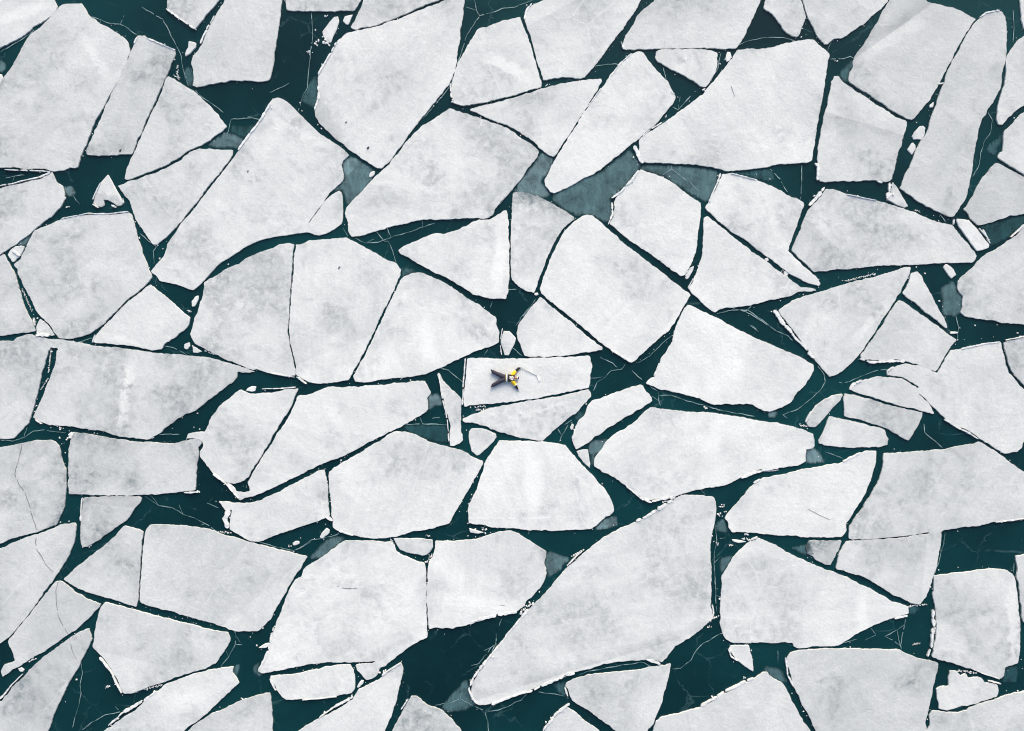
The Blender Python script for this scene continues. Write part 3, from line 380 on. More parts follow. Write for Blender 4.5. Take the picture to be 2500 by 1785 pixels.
F82|f|.82|enormous pale floe with a whale-back outline, low right of middle|c3 1500,1147 1600,1147 1700,1152 1758,1157 1783,1200 1788,1270 1776,1340 1764,1400 1744,1470 1735,1560 d3 1735,230 1740,350 1745,500 1740,620 1750,690 1738,740 1698,787 1618,847 1528,907 1448,967 1388,1037 1350,1075 1310,1066 1240,1056 1150,1061 1000,1076 880,1096 780,1126 660,1161 560,1196 450,1236 350,1281 200,1336 100,1376 0,1401 d2 1900,1417 1850,1415 1812,1380 1790,1330 1795,1270 1825,1200 1885,1110 1965,1002 2045,902 2125,802 2205,702 2245,655 d3 303,657 373,588 453,500 543,390 623,310 703,240 803,158 883,97 953,57 1033,12 c3 1083,1388 1172,1350 1262,1297 1352,1242 1442,1187
F83|f|.89|biggest bright white floe with a fine dark wiggle across it, low left of middle|d2 780,122 850,117 950,117 1050,120 1148,127 1178,162 1193,202 1258,240 1338,270 1418,290 1426,350 1431,500 1431,650 1435,780 1441,878 1380,907 1300,957 1220,1007 1150,1067 1115,1107 1062,1120 1057,1150 1032,1190 1000,1213 960,1217 922,1178 884,1138 870,1102 920,1094 1000,1088 1030,1070 1000,1073 900,1077 800,1077 640,1077 520,1091 400,1116 300,1136 200,1155 130,1169 98,1148 113,1100 153,1050 183,980 203,900 223,820 244,752 275,683 316,584 356,484 396,424 443,393 463,343 523,293 593,253 683,193 743,143
F84|s|.84|small bathtub-shaped floe set in a notch at the top of the biggest bright floe|d2 1167,92 1250,97 1350,97 1430,102 1481,107 1483,170 1466,200 1438,228 1410,236 1350,223 1280,213 1222,188 1197,150
F85|f|.83|pale floe with white swirls and a round right end, right of the biggest bright floe|d2 1500,114 1600,117 1700,117 1790,107 1860,97 1920,72 2000,47 2090,32 2150,57 2274,127 d3 390,172 430,202 433,240 413,290 433,340 418,420 388,478 336,536 276,594 255,632 195,675 100,687 40,697 d2 1960,712 1900,737 1820,762 1740,787 1650,807 1580,807 1520,802 1452,817 1445,700 1440,550 1440,400 1445,300 1475,240 1497,192
F86|f|.82|low oblong floe tucked under the foot of the biggest bright floe|d2 190,1190 300,1180 420,1170 530,1146 640,1116 740,1100 828,1098 848,1130 862,1200 867,1290 838,1323 760,1338 650,1353 500,1368 400,1373 320,1373 282,1350 248,1300 228,1260
F86b|s|.84|tiny pill-shaped ice chunk at the right end of the low oblong floe|d2 915,1220 935,1225 930,1250 890,1285 880,1275
F87|f|.78|grey slanting floe cut off at the bottom edge, its upper tip by bright crumbs|d2 1232,1082 1243,1130 1233,1200 1218,1270 1198,1340 1178,1420 1148,1510 1098,1620 1040,1800 150,1800 380,1652 470,1592 560,1542 660,1492 760,1432 842,1382 874,1332 904,1293 982,1253 1062,1213 1152,1145
F88|f|.74|grey dome-shaped floe at the bottom edge beside the widest open water|d2 1312,1350 1360,1347 1400,1387 1450,1422 1530,1452 1590,1492 1640,1542 1698,1610 1780,1800 1090,1800 1175,1600 1215,1520 1255,1450 1293,1380
F89|f|.78|small peaked floe at the bottom edge with a beaded white left rim|d3 600,1437 640,1460 716,1526 794,1582 850,1625 980,1800 300,1800 424,1620 464,1560 514,1500 564,1457
F90|f|.76|grey floe shaped like a shark fin at the bottom edge, below the enormous floe|d3 592,1242 650,1213 720,1193 850,1173 1000,1158 1150,1143 1250,1123 1330,1107 1422,1092 1417,1150 1397,1230 1367,1330 1337,1430 1307,1508 1275,1575 1235,1620 1180,1800 1150,1800 1004,1636 946,1586 856,1524 766,1454 686,1415 643,1388 623,1340 603,1290 580,1268
F91|f|.74|grey floe with a string of yellowish crumbs along its top, bottom right|d4 235,1162 258,1190 298,1220 356,1242 394,1300 434,1380 482,1470 530,1550 578,1620 680,1800 d3 1225,1800 1285,1605 1308,1553 1345,1518 1450,1493 1560,1463 1660,1433 1722,1403 1802,1353 1882,1313 1982,1263 2072,1218 2135,1183 d4 205,1167
F92|f|.66|broad mottled dark grey floe at the bottom right|d4 560,983 700,972 850,972 1000,974 1150,979 1288,982 1328,1004 1398,1035 1478,1055 1538,1066 1592,1086 1583,1150 1563,1230 1543,1320 1522,1420 1508,1490 1488,1550 1505,1640 1505,1800 700,1800 626,1620 566,1500 506,1390 456,1280 426,1190 400,1110 395,1050 423,1003 483,988
F93|f|.76|upright block floe with a pale right side and cream-coloured crumbs down its left|d4 1562,392 1650,383 1800,363 1950,343 2050,338 2138,348 2196,397 2210,470 2225,600 2240,750 2245,900 2236,1020 2222,1088 2180,1103 2123,1113 2118,1180 2093,1206 2040,1200 1960,1170 1900,1144 1800,1118 1700,1084 1620,1064 1545,1036 1565,950 1580,850 1580,700 1566,620 1552,550 1561,450
F94|f|.8|ragged lacy-edged small floe beside the broad mottled dark floe|d4 1690,1150 1740,1150 1770,1190 1810,1180 1830,1210 1870,1200 1910,1195 1940,1210 1970,1250 1990,1240 2060,1260 2068,1310 2063,1352 1980,1377 1880,1404 1780,1425 1720,1445 1660,1460 1600,1447 1597,1390 1587,1320 1578,1290 1610,1272 1672,1267 1674,1200
F95|f|.72|grey floe filling the bottom right corner, joined to the mottled floe|d4 1550,1467 1600,1467 1660,1477 1740,1475 1820,1462 1850,1437 1950,1402 2050,1375 2150,1340 2274,1310 2500,1280 2500,1800 1495,1800 1500,1640 1530,1570 1528,1500
F96|f|.72|strip of grey ice at the right edge beside the upright block floe|d4 2212,237 2274,222 2500,180 2500,800 2274,765 2259,720 2250,600 2236,480 2221,400 2228,320 2208,270
F97|s|.78|small triangular chunk hanging below the big blunt-pointed floe, in black water|d3 1897,947 1960,943 2043,944 2053,990 2068,1060 2078,1155 2050,1138 1990,1093 1942,1058 1913,1020 1885,970
F98|f|.68|grey floe at the left edge with a wavering hairline crack near its right tip|d1 -300,280 0,178 100,134 200,94 300,63 400,28 480,-10 c1 545,1379 588,1372 602,1388 597,1450 582,1520 557,1590 d1 537,240 497,300 465,367 434,406 394,456 344,526 274,626 204,726 134,806 76,874 30,909 0,928 -300,1100
F99|f|.66|dusky floe low at left split by a dashed curving hairline, pale toward its lower end|d1 478,434 520,464 600,524 680,574 760,604 797,617 778,650 718,710 668,760 628,800 588,827 517,875 437,934 366,979 288,1025 228,1058 148,1108 98,1138 50,1178 20,1193 8,1150 33,1100 83,1082 117,1067 103,1010 73,950 60,914 106,856 176,776 256,676 336,568 406,478 444,436
F100|f|.71|grey fan-shaped floe pointing left, its straight right side against a thin crack|d1 502,420 562,372 642,293 722,233 802,173 882,103 944,42 c1 982,1392 1040,1402 1100,1422 1132,1442 1126,1500 1116,1600 d1 1110,300 1100,450 1090,600 1080,638 1020,624 950,599 880,578 800,554 700,525 602,486 542,447
F101|f|.74|large mottled grey floe with a darker lower right corner, right of the fan-shaped floe|c1 1190,1382 1300,1380 1450,1392 1570,1402 1680,1432 1780,1463 1850,1483 1950,1514 2050,1540 2150,1566 2274,1596 d2 330,201 420,225 486,243 456,290 416,350 375,408 325,497 275,587 234,666 196,737 147,778 98,828 50,832 d1 1980,837 1900,832 1830,817 1750,791 1600,745 1450,704 1350,674 1200,633 1124,609 1110,590 1115,450 1125,300 1135,150 1150,60 c1 1155,1430
F102|f|.76|pale boat-shaped floe with a lighter lower corner, under the mottled grey floe|d1 832,598 900,617 1000,647 1080,668 1200,699 1300,729 1450,765 1600,805 1750,837 1808,844 1822,880 1827,910 1798,960 1758,1018 1716,1077 1657,1115 1597,1135 1497,1164 1397,1199 1297,1235 1198,1261 1100,1302 1050,1322 982,1327 953,1270 923,1200 883,1130 833,1060 782,1000 734,960 744,870 764,780 784,690 804,640
F103|f|.66|dark grey floe filling the bottom left corner beside a big black water triangle|d1 703,812 717,850 722,900 697,970 657,1040 617,1120 567,1200 517,1290 477,1380 437,1470 407,1560 377,1620 250,1800 -300,1800 -300,1500 0,1393 52,1333 112,1263 182,1193 262,1116 342,1037 432,977 512,912 562,877 622,845 670,824
F104|f|.8|pale floe with a concave nick at its upper end beside the big black triangle|d1 1850,1115 1840,1160 1870,1200 1898,1245 1857,1280 1787,1340 1717,1407 1637,1486 1555,1545 1445,1625 1235,1800 700,1800 803,1642 883,1592 983,1513 1063,1463 1153,1383 1223,1323 1293,1273 1335,1245 1435,1212 1535,1172 1655,1141 1755,1124 1822,1112
F105|f|.75|grey floe with a straight right side, cut off by the bottom edge|d1 1466,1645 1546,1576 1645,1504 1752,1463 1852,1413 1952,1373 2052,1338 2138,1323 2148,1380 2158,1480 2158,1620 2148,1800 1285,1800
F107|f|.79|huge grey-white floe with dim wind smudges, high right of middle above the grey thin ice|a3 1950,395 2050,390 2150,387 2274,368 a4 300,368 380,345 470,325 550,311 600,317 650,362 700,402 728,432 716,520 700,620 685,720 664,830 644,930 624,1050 604,1170 594,1268 570,1286 450,1297 330,1301 250,1321 150,1337 50,1347 0,1348 a3 1850,1355 1800,1336 1700,1316 1560,1300 1400,1295 1230,1291 1203,1270 1173,1200 1168,1130 1183,1092 1273,1036 1353,986 1433,927 1503,877 1583,816 1683,746 1743,664 1803,594 1863,524 1912,454
F108|f|.73|grey five-sided floe with a faint rough patch, right of the huge smudged floe|a4 768,607 800,603 828,642 878,676 946,727 1046,787 1146,857 1246,917 1338,962 1342,1000 1317,1080 1297,1170 1267,1250 1247,1350 1227,1420 1212,1438 1150,1441 1100,1427 1000,1431 850,1436 700,1441 655,1431 650,1380 645,1290 638,1260 649,1150 665,1050 690,930 720,820 740,720 757,640
S1|s|.86|small white oval cake beside the dark triangle under the arrowhead floe|b1 1570,955 1572,985 1542,1040 1520,1040 1515,1000 1545,965
S2|s|.86|little white lump left of a twin, in the channel above the wide banded floe|b1 1455,1340 1500,1325 1505,1355 1480,1385 1455,1370
S3|s|.86|little white lump right of its twin, in the channel above the wide banded floe|b1 1517,1345 1560,1370 1600,1398 1560,1412 1527,1408
S4|s|.88|small white knob of ice perched on the bitten edge of the pale lobed floe|c1 1962,300 2000,280 2030,285 2020,323 1977,327 1948,318
S5|s|.8|larger blunt ice chunk in the black lane left of the longest strip floe|a4 1480,995 1495,1010 1490,1060 1470,1105 1400,1108 1385,1080 1410,1045 1450,1000
S6|s|.8|small diamond ice chunk in the black lane left of the longest strip floe|a4 1395,1130 1415,1150 1415,1180 1390,1230 1350,1185
S7|s|.82|tiny ice shard high in the black lane left of the longest strip floe|a4 1562,805 1557,850 1530,855 1522,835
S8|s|.8|small oblong chunk floating in black water left of the scalloped right-edge floe|b4 1660,705 1690,720 1720,750 1740,790 1700,820 1660,770 1637,730
S9|s|.85|small white cake in the straight lane above the slim tail, upper of two|b4 222,655 246,652 250,675 235,686 218,676
S10|s|.85|small white cake in the straight lane above the slim tail, lower of two|b4 376,764 400,762 406,786 392,797 376,786
S11|s|.88|thin white bar of ice on black water at the tip of the narrow upright wedge|b4 1690,1241 1757,1241 1757,1256 1697,1256
S12|s|.86|small white stick-shaped chunk in dark water above the biggest bright floe|d2 640,10 665,30 660,55 610,95 585,90 600,55
S13|s|.84|small oval cake in dark water above the large mottled grey floe|d2 370,135 390,120 420,120 425,138 395,152 374,150
S14|s|.86|small white wedge chunk under the lower left corner of the trapezoid floe|d2 1770,15 1820,30 1890,50 1840,60 1780,50
S15|s|.88|long white scrap in the water at the top of the big blunt-pointed floe|d3 1910,105 1980,112 2025,125 1960,135 1915,120
S16|s|.82|small oval ice cake in the lane at far lower left beside the dusky floe|d1 140,1130 165,1120 190,1140 175,1160 150,1155
S17|s|.9|wing-shaped white scrap by the left rim of the biggest bright floe|d1 2050,965 2100,935 2130,925 2140,945 2110,965 2070,968
S18|s|.87|white slab leaning at the lower right corner of the bright frilled-rim floe|b3 1580,730 1605,720 1600,750 1560,820 1540,825 1545,790
S19|s|.87|small white pebble of ice at the left corner of the great square-cornered floe|b3 340,932 365,928 375,945 355,955 338,948
S20|s|.85|small white ring-shaped cake at the upper tip of the great pale floe beside thin ice|a2 1010,1355 1025,1360 1015,1385 990,1405 978,1400 985,1375
F109|f|.85|pale triangular floe below the slim tail, its thin right tip over a dark wedge|b3 1690,345 1712,328 1790,380 1880,460 1960,525 2050,594 2130,649 2200,700 2274,760 b4 400,805 455,852 510,887 560,893 618,902 627,916 560,922 490,926 420,955 300,981 180,1011 80,1034 0,1041 b3 1850,1046 1800,1066 1775,1084 1730,1060 1660,996 1592,935 1558,893 1594,860 1618,800 1648,720 1668,640 1676,550 1684,450
'''
THIN = '''
T1|.17|pale grey sheet of thin ice between the triangular floe and the great tall pale floe|a1 1800,1050 1880,1080 1950,1110 1930,1150 1890,1175 1800,1170 1700,1165 1640,1150 1720,1090
T1b|.075|dark film of thin ice beside the paler sheet at the triangular floe's tip|a1 1830,990 1960,1000 2050,970 2005,1045 1950,1108 1880,1078 1815,1045
T2|.12|small grey patch of thin ice against the left side of the tall four-sided floe|a1 1480,520 1520,550 1536,600 1520,680 1490,680 1465,620 1455,560
T3|.11|sliver of grey thin ice along the left shoulder of the huge pointed pale floe|a2 550,600 572,680 573,780 545,860 500,840 430,800 460,720 500,670
T4|.16|grey thin ice sheet at the foot of the huge pointed pale floe|a2 830,1235 900,1275 970,1322 1000,1350 975,1400 1000,1410 930,1520 870,1590 800,1620 775,1540 760,1510 700,1505 770,1440 780,1400 765,1340 770,1285
T4b|.27|paler half of the thin ice at the foot of the huge pointed pale floe|a2 835,1242 915,1288 870,1345 800,1405 775,1370 768,1290 800,1258
T5|.2|light grey thin ice slab left of the long slanting slab floe|a3 390,1212 430,1222 460,1245 488,1257 480,1310 445,1380 405,1400 385,1440 430,1480 468,1540 440,1560 380,1570 280,1540 180,1520 210,1460 260,1395 330,1315
T6|.15|largest grey sheet of thin ice, below the long slanting slab floe|a3 1090,1192 1130,1220 1160,1270 1190,1305 1165,1335 1115,1405 1045,1485 975,1545 940,1580 b3 955,220 962,280 950,350 920,378 870,356 800,308 740,303 680,320 640,298 560,258 478,190 490,152 560,112 650,62 760,12 a3 850,1372 950,1302 1030,1232
T8|.15|four-cornered grey thin ice sheet under the huge smudged floe|a3 1200,1320 1300,1310 1420,1315 1550,1320 1680,1335 1790,1360 1805,1390 1790,1450 1760,1520 1720,1590 1680,1595 1600,1550 1500,1480 1420,1432 1350,1392 1280,1367 1182,1337
T9|.085|dark film of thin ice tapering left at the foot of the huge smudged floe|a4 -20,1373 100,1358 200,1340 270,1340 300,1420 250,1445 150,1412 50,1385
T10|.12|small grey scrap of thin ice at the left corner of the large dusky floe|a4 905,480 924,510 905,550 888,590 880,645 850,640 810,600 830,550
T11|.1|grey thin ice tongue beside the round dark notch at the right edge|a4 2115,1050 2110,1100 2095,1150 2060,1170 2065,1230 2000,1210 1980,1180 2040,1120
T12|.15|grey thin ice plug held in the scalloped side of the right-edge floe|b4 1720,840 1738,890 1755,930 1788,960 1783,1030 1768,1090 1720,1115 1640,1100 1635,1000 1620,930 1620,890 1680,860
T13|.06|dark triangular film of thin ice at the right edge under the dark grey floe|b4 1915,405 2050,370 2180,330 2274,310 2400,320 2274,392 2180,470 2090,540 2010,570 1990,510 1950,460
T14|.22|small veined patch of thin ice at the scalloped end of the long slanting floe|c2 1470,345 1520,340 1548,380 1555,430 1500,440 1460,460 1445,420 1437,375
T15|.065|dark streaky film of thin ice left of the splinter floe|c2 1250,600 1400,580 1600,590 1612,680 1605,740 1550,740 1460,712 1350,664 1270,628
T16|.17|grey thin ice funnel between the slanting oblong and the very large pale floe|c3 770,730 830,710 920,700 925,745 880,800 825,830 808,905 790,905 790,840 770,780
T17|.22|grey thin ice scrap at the lower right corner of the trapezoid floe|c3 990,1312 995,1390 930,1410 830,1425 830,1405 890,1350 940,1320
T18|.17|triangular grey thin ice with white dots at the round end of the swirled floe|d3 450,200 530,230 615,260 570,320 500,380 450,410 440,340 420,290 436,240
T19|.24|grey thin ice patch at the right tip of the very large pale floe|c4 540,780 600,775 640,790 680,850 690,885 600,892 540,890
T20|.15|small grey thin ice plug at the upper right of the enormous floe|c3 1800,1360 1840,1345 1872,1400 1872,1440 1780,1430 1772,1400
T21|.15|slim grey thin ice along the upper left side of the big blunt-pointed floe|d3 1820,265 1880,240 1920,225 1890,290 1865,335 1828,395 1815,330
T22|.16|grey thin ice strip at the upper left shoulder of the biggest bright floe|d2 640,105 700,90 780,95 745,135 685,188 595,248 520,265 500,250 560,190
T23|.14|webbed triangle of thin ice at the lower left nose of the enormous floe|d2 1590,1390 1680,1290 1750,1220 1780,1300 1795,1350 1825,1415 1740,1460 1620,1480 1550,1440
T24|.11|dark grey thin ice under the long left edge of the shark-fin floe|d3 490,1250 590,1240 582,1280 597,1330 615,1372 560,1350 510,1290
T25|.13|smoky film of thin ice off the left side of the half-sunk floe|d4 430,170 530,150 580,140 605,235 630,270 500,210
T26|.07|dark grey thin ice in the notch at the foot of the upright block floe|d4 2122,1120 2220,1105 2240,1160 2220,1240 2110,1240 2112,1190
T27|.09|dark film of thin ice at the right tip of the big blunt-pointed floe|d4 1360,640 1430,630 1450,660 1400,700 1350,720
T29|.19|small grey thin ice sliver above the crushed block at left|b1 270,445 235,500 197,565 120,557 190,500
T30|.2|veined tongue of thin ice hanging from the left wedge floe's tip|b1 505,90 560,92 595,140 570,165 530,162 512,140
T31|.13|small grey thin ice flap at the concave nick of the low pale floe|d1 1850,1120 1890,1100 1900,1125 1870,1190 1842,1160
T31b|.15|small curved thin ice flap at the lower left corner of the biggest bright floe|d1 2050,1080 2040,1150 2075,1185 2045,1190 2010,1160 2015,1125
T32|.2|small veined scrap of thin ice at the lower tip of the great kite-shaped floe|c4 245,500 265,482 310,478 335,490 300,530 255,528
T33|.1|dim thin ice bridge between the leaf-shaped and slanting oblong floes|c3 650,530 700,490 742,490 735,525 695,560 660,555
T34|.14|grey thin ice bridging the two floes at bottom right under a black square of water|d4 235,1110 300,1130 360,1150 392,1235 350,1240 290,1215 250,1170 205,1150
T35|.13|small teal-grey thin ice cap on top of the smeared floe left of the person's floe|b2 1240,745 1290,730 1360,765 1390,775 1290,780 1240,800
T36|.16|pale grey thin ice tip at the left photo edge in a dark notch|a1 -150,475 0,480 35,500 38,540 10,570 -150,560
'''
BANDS = '''
F36|90|.7|c1 1035,40 950,650
F44|150|.8|c3 335,740 325,1360
F56|140|.8|b2 1410,1130 1460,1530
F51|150|.7|c3 1800,540 1720,880
F2|60|.5|a1 640,250 870,640
F55|110|.7|b2 2020,420 1990,960
F68|70|.5|b4 1270,960 900,1330
F16|120|.4|a4 1500,150 960,440
F41|120|.5|c2 620,330 800,690
F85|120|.6|d2 1490,560 2160,640
F81|90|.6|d4 1000,470 985,850
F11|90|.7|a2 1880,440 2260,620
F1|90|.6|a1 -50,180 400,30
F35|60|.5|b1 790,1260 1130,1340
F93|80|.6|d4 2190,420 2185,1080
F22|50|.5|a3 1560,420 1470,600
F104|160|.5|d1 1300,1400 1700,1330
F64|60|.4|b4 600,330 760,470
F26|70|.45|a2 260,950 700,1180
F63|90|.5|b4 330,520 560,760
F48|60|.4|c3 120,560 620,400
F61|90|.4|b3 280,1180 320,1320
F52|120|.5|c3 1750,120 1730,420
'''
THAW = '''
F54|230|.72|b3 300,300 340,120
F80|90|.75|d4 640,190 520,200
F51|110|.35|c4 520,800 640,850
F10|120|.25|a2 640,700 560,740
F29|60|.2|b1 860,120 800,240
F85|90|.3|d3 380,350 430,330
F16|90|.2|a4 980,560 900,520
F44|70|.3|c3 900,1330 940,1370
F33|140|.3|b1 130,600 180,560
F34|90|.3|b1 350,1200 360,1260
F37|60|.25|c1 470,1280 510,1330
'''
LINES = '''
F82|.22|110|d3 980,1050 1620,855
F39|.17|900|c1 655,1215 1070,1250
F102|.13|260|d1 800,1000 1480,1150
F16|.28|160|a4 920,480 1540,40
F108|.2|260|a4 1300,1060 720,890
F25|.08|200|b2 2090,100 980,180
F12|.15|300|a3 620,20 330,180
F101|.1|400|d1 1800,760 2220,420
F57|.12|350|b2 420,1500 900,1310
F70|.1|300|b4 1100,1310 1500,1150
F77|.1|500|c4 1520,1300 1560,800
F64|.14|300|b4 700,480 560,350
'''
RIMS = '''
F5|13|a1 1318,70 1400,130 1470,178 1545,230
F3|12|a1 1065,345 1090,295
F3|11|a1 1165,302 1300,362 1390,398
F6|16|a1 1590,345 1615,285 1640,235
F6|9|a1 1640,235 1700,125
F26|16|a1 1890,1190 1980,1065 2080,930 2150,820
F10|16|a2 575,590 640,480 720,340
F10|16|a2 545,870 580,780 575,680
F11|14|a2 1620,660 1625,740 1640,800
F11|12|a2 1630,805 1720,835
F12|20|a3 262,155 280,80 320,30
F23|10|a3 950,600 1020,500 1110,425
F23|9|a3 870,700 760,850
F13|18|a3 1050,390 1030,345
F23|16|a3 1425,730 1450,745
F22|16|a3 1670,715 1695,705
F107|30|a3 1125,1160 1165,1220 1200,1295
F107|9|a3 1200,1080 1260,1030 1350,970
F108|26|a4 615,1295 640,1320 635,1430
F108|12|a4 1110,1435 1150,1450
F64|22|b4 570,240 640,160 690,95
F65|28|b4 1190,185 1210,120 1215,60
F68|28|b4 290,1070 320,1110 400,1210 500,1330 605,1450
F70|20|b4 970,1457 1050,1482 1200,1474 1330,1472
F71|16|c4 1200,195 1192,165 1240,130
F71|20|c4 895,312 920,270 990,235
F71|12|c4 1640,545 1720,595 1830,650 1910,700
F82|20|c3 1435,1185 1350,1235 1250,1300 1150,1355
F82|22|d2 2240,660 2150,765 2040,905 1960,1000 1880,1105 1805,1200 1775,1290 1800,1370 1840,1410
F82|18|d3 0,1408 180,1350 350,1290 480,1230 600,1180 660,1165
F82|9|d3 720,195 650,260 600,310
F82|18|d3 1230,1062 1340,1090
F82|16|d3 1750,620 1760,690 1740,750
F51|14|c3 1070,1075 1140,1135 1200,1182 1270,1205
F51|14|c3 1270,1195 1350,1175 1450,1165
F51|16|c3 1980,1010 2080,975 2180,945
F104|18|d1 860,1580 960,1490 1040,1440 1130,1390 1240,1310
F83|15|d2 100,1140 150,1060 190,950 220,800
F86|12|d2 190,1210 235,1300
F86|8|d2 450,1378 600,1365 720,1352
F93|22|d4 1515,1030 1545,920 1560,780 1550,660
F91|18|d3 1660,1425 1800,1345 1890,1290 1980,1245 2080,1205
F90|15|d3 580,1275 605,1345
F89|20|d3 410,1620 500,1500 600,1420 620,1410
F87|15|d2 580,1515 700,1440 850,1350
F87|18|d2 1230,1085 1120,1150 1080,1180
F88|12|d2 1230,1450 1290,1370
F102|14|d1 790,1040 880,1150 920,1240 965,1322
F103|13|d1 0,1370 100,1250 180,1170
F30|11|a1 0,1475 100,1455 200,1430 320,1400 400,1370
F2|10|a1 40,1345 150,1350 250,1352 400,1362
F38|34|c1 555,695 572,645
F38|14|c1 1460,1130 1590,1118
F39|11|c1 650,1172 642,1260 638,1350
F41|14|c1 1690,980 1750,1025 1800,1062 1890,1172
F42|34|c1 1815,1265 1778,1330 1805,1410
F47|9|c2 1740,60 1730,200 1722,330 1718,430
F60|10|b2 2018,1350 2030,1425
F60|8|b2 2035,1215 2020,1300
F31|9|b1 490,342 600,320 700,302 850,306 1015,288
F29|12|b1 735,230 780,262
F29|11|b1 735,190 770,110 800,60
F29|14|b1 885,235 935,262
F62|16|a3 1165,1350 1100,1440 1020,1520 950,1570
F62|14|b3 955,215 962,300 925,390
F63|16|a3 1815,1375 1790,1450 1725,1600
F63|9|a3 1900,1375 2100,1425
F77|12|c4 2050,1362 2150,1348 2274,1334
F35|12|b1 732,1325 755,1265
F57|24|c2 415,210 480,265
F58|7|c2 200,180 400,215
F40|8|c2 130,305 300,298 410,290
F43|28|c2 630,1325 690,1350
F43|12|c2 740,1432 850,1465
F85|17|d2 1790,760 1900,730 2000,705 2150,680
F92|10|d4 385,1040 400,1180 445,1270
F97|14|d3 1880,970 1900,1030 1950,1068
F45|9|c2 1530,190 1560,380 1600,560 1612,720
F53|10|b3 950,1385 1100,1480
F52|16|b3 1450,1230 1435,1310
F52|14|c3 1330,100 1290,200
F109|10|b3 1600,820 1560,890
F21|8|b4 1920,420 1990,500
F66|9|b4 1950,430 2005,540
F66|10|b4 1720,350 1715,390
F32|11|b1 275,1190 265,1130
F34|20|b1 285,1268 350,1272 420,1270
F33|14|b1 100,600 160,640
F64|7|b4 870,150 1100,200
F17|14|a4 1920,140 1970,100 2080,82
F17|10|a4 1590,670 1650,655
F67|9|b4 2274,390 2160,500
F73|12|b4 2130,1310 2274,1275
F71|10|b4 1780,1375 1950,1340 2080,1320
F36|14|c1 280,545 330,580
F81|14|d4 1250,735 1350,710
F94|9|d4 1990,1225 2090,1250
F93|9|d4 1900,1150 2090,1215
F49|10|c3 660,620 650,700
F74|12|c4 545,570 590,480
F78|10|c4 840,880 980,810
F78|14|c3 2080,1050 2130,1020
F78|16|c3 2110,1480 2060,1500
'''
RUBBLE = '''
26|a2 560,330 600,320 650,345
16|a2 490,405 515,425
18|a2 620,120 640,130
18|b1 2170,200
10|b1 1620,1390 1700,1420
12|a3 1740,1620
14|b3 1560,740 1545,810
16|c3 1810,1240 1845,1240
16|c3 1800,1305 1825,1310
14|c3 1850,1275
16|c3 1690,455 1705,450
10|c4 110,600 540,590
8|c4 200,960 330,950
14|d3 2010,65 2040,70
12|d3 1890,152 1915,152
12|d3 1785,142 1805,142
14|d3 2000,100 2070,110
12|d3 1720,800 1740,795
9|d4 1360,640 1500,620
8|d4 1400,940 1450,930
12|d4 50,1210 70,1205
18|d1 220,1070 270,1050
12|d1 690,158 715,155
12|d1 840,1280 865,1270
10|d1 1910,1370 1940,1380
14|c1 460,618 485,615
14|c1 530,700 570,650
12|c2 400,205 470,255
10|c2 2150,460 1830,470
9|c2 1820,450 1900,440
10|d1 1050,1320 1280,1260
9|b4 860,840 1100,780
9|b4 1420,280 1450,285
10|b4 100,575 640,870
14|b3 2240,1080 2270,1110
10|c4 500,590 560,600
14|b1 1480,1075 1510,1080
9|b1 520,250 540,250
12|d2 1150,100 1180,170
12|d2 1470,230 1435,290
14|d2 1880,20 1910,30
10|d2 1440,75 1460,80
9|d2 340,160 360,155
24|d2 1110,1150 1080,1175
14|a2 1690,490
10|a1 1400,515 1410,625
8|a1 1380,600 1420,620
9|a4 780,480 800,480
12|a3 1250,1030 1230,1060
10|a3 1380,930 1390,915
10|a3 430,675 450,670
24|d2 2180,690 2270,610
18|c3 1370,1200 1480,1170
10|d3 640,240 730,190
14|d3 1720,760 1790,720
12|d4 1760,1150 1900,1165
8|d4 1580,800 1540,940
10|c1 1190,700 1210,690
12|c1 1580,1120 1560,1125
10|c1 1720,1440 1830,1450
8|c1 380,220 320,310
8|b1 170,900 250,1080
8|b1 400,1390 380,1560
9|b1 880,1100 960,1030
'''
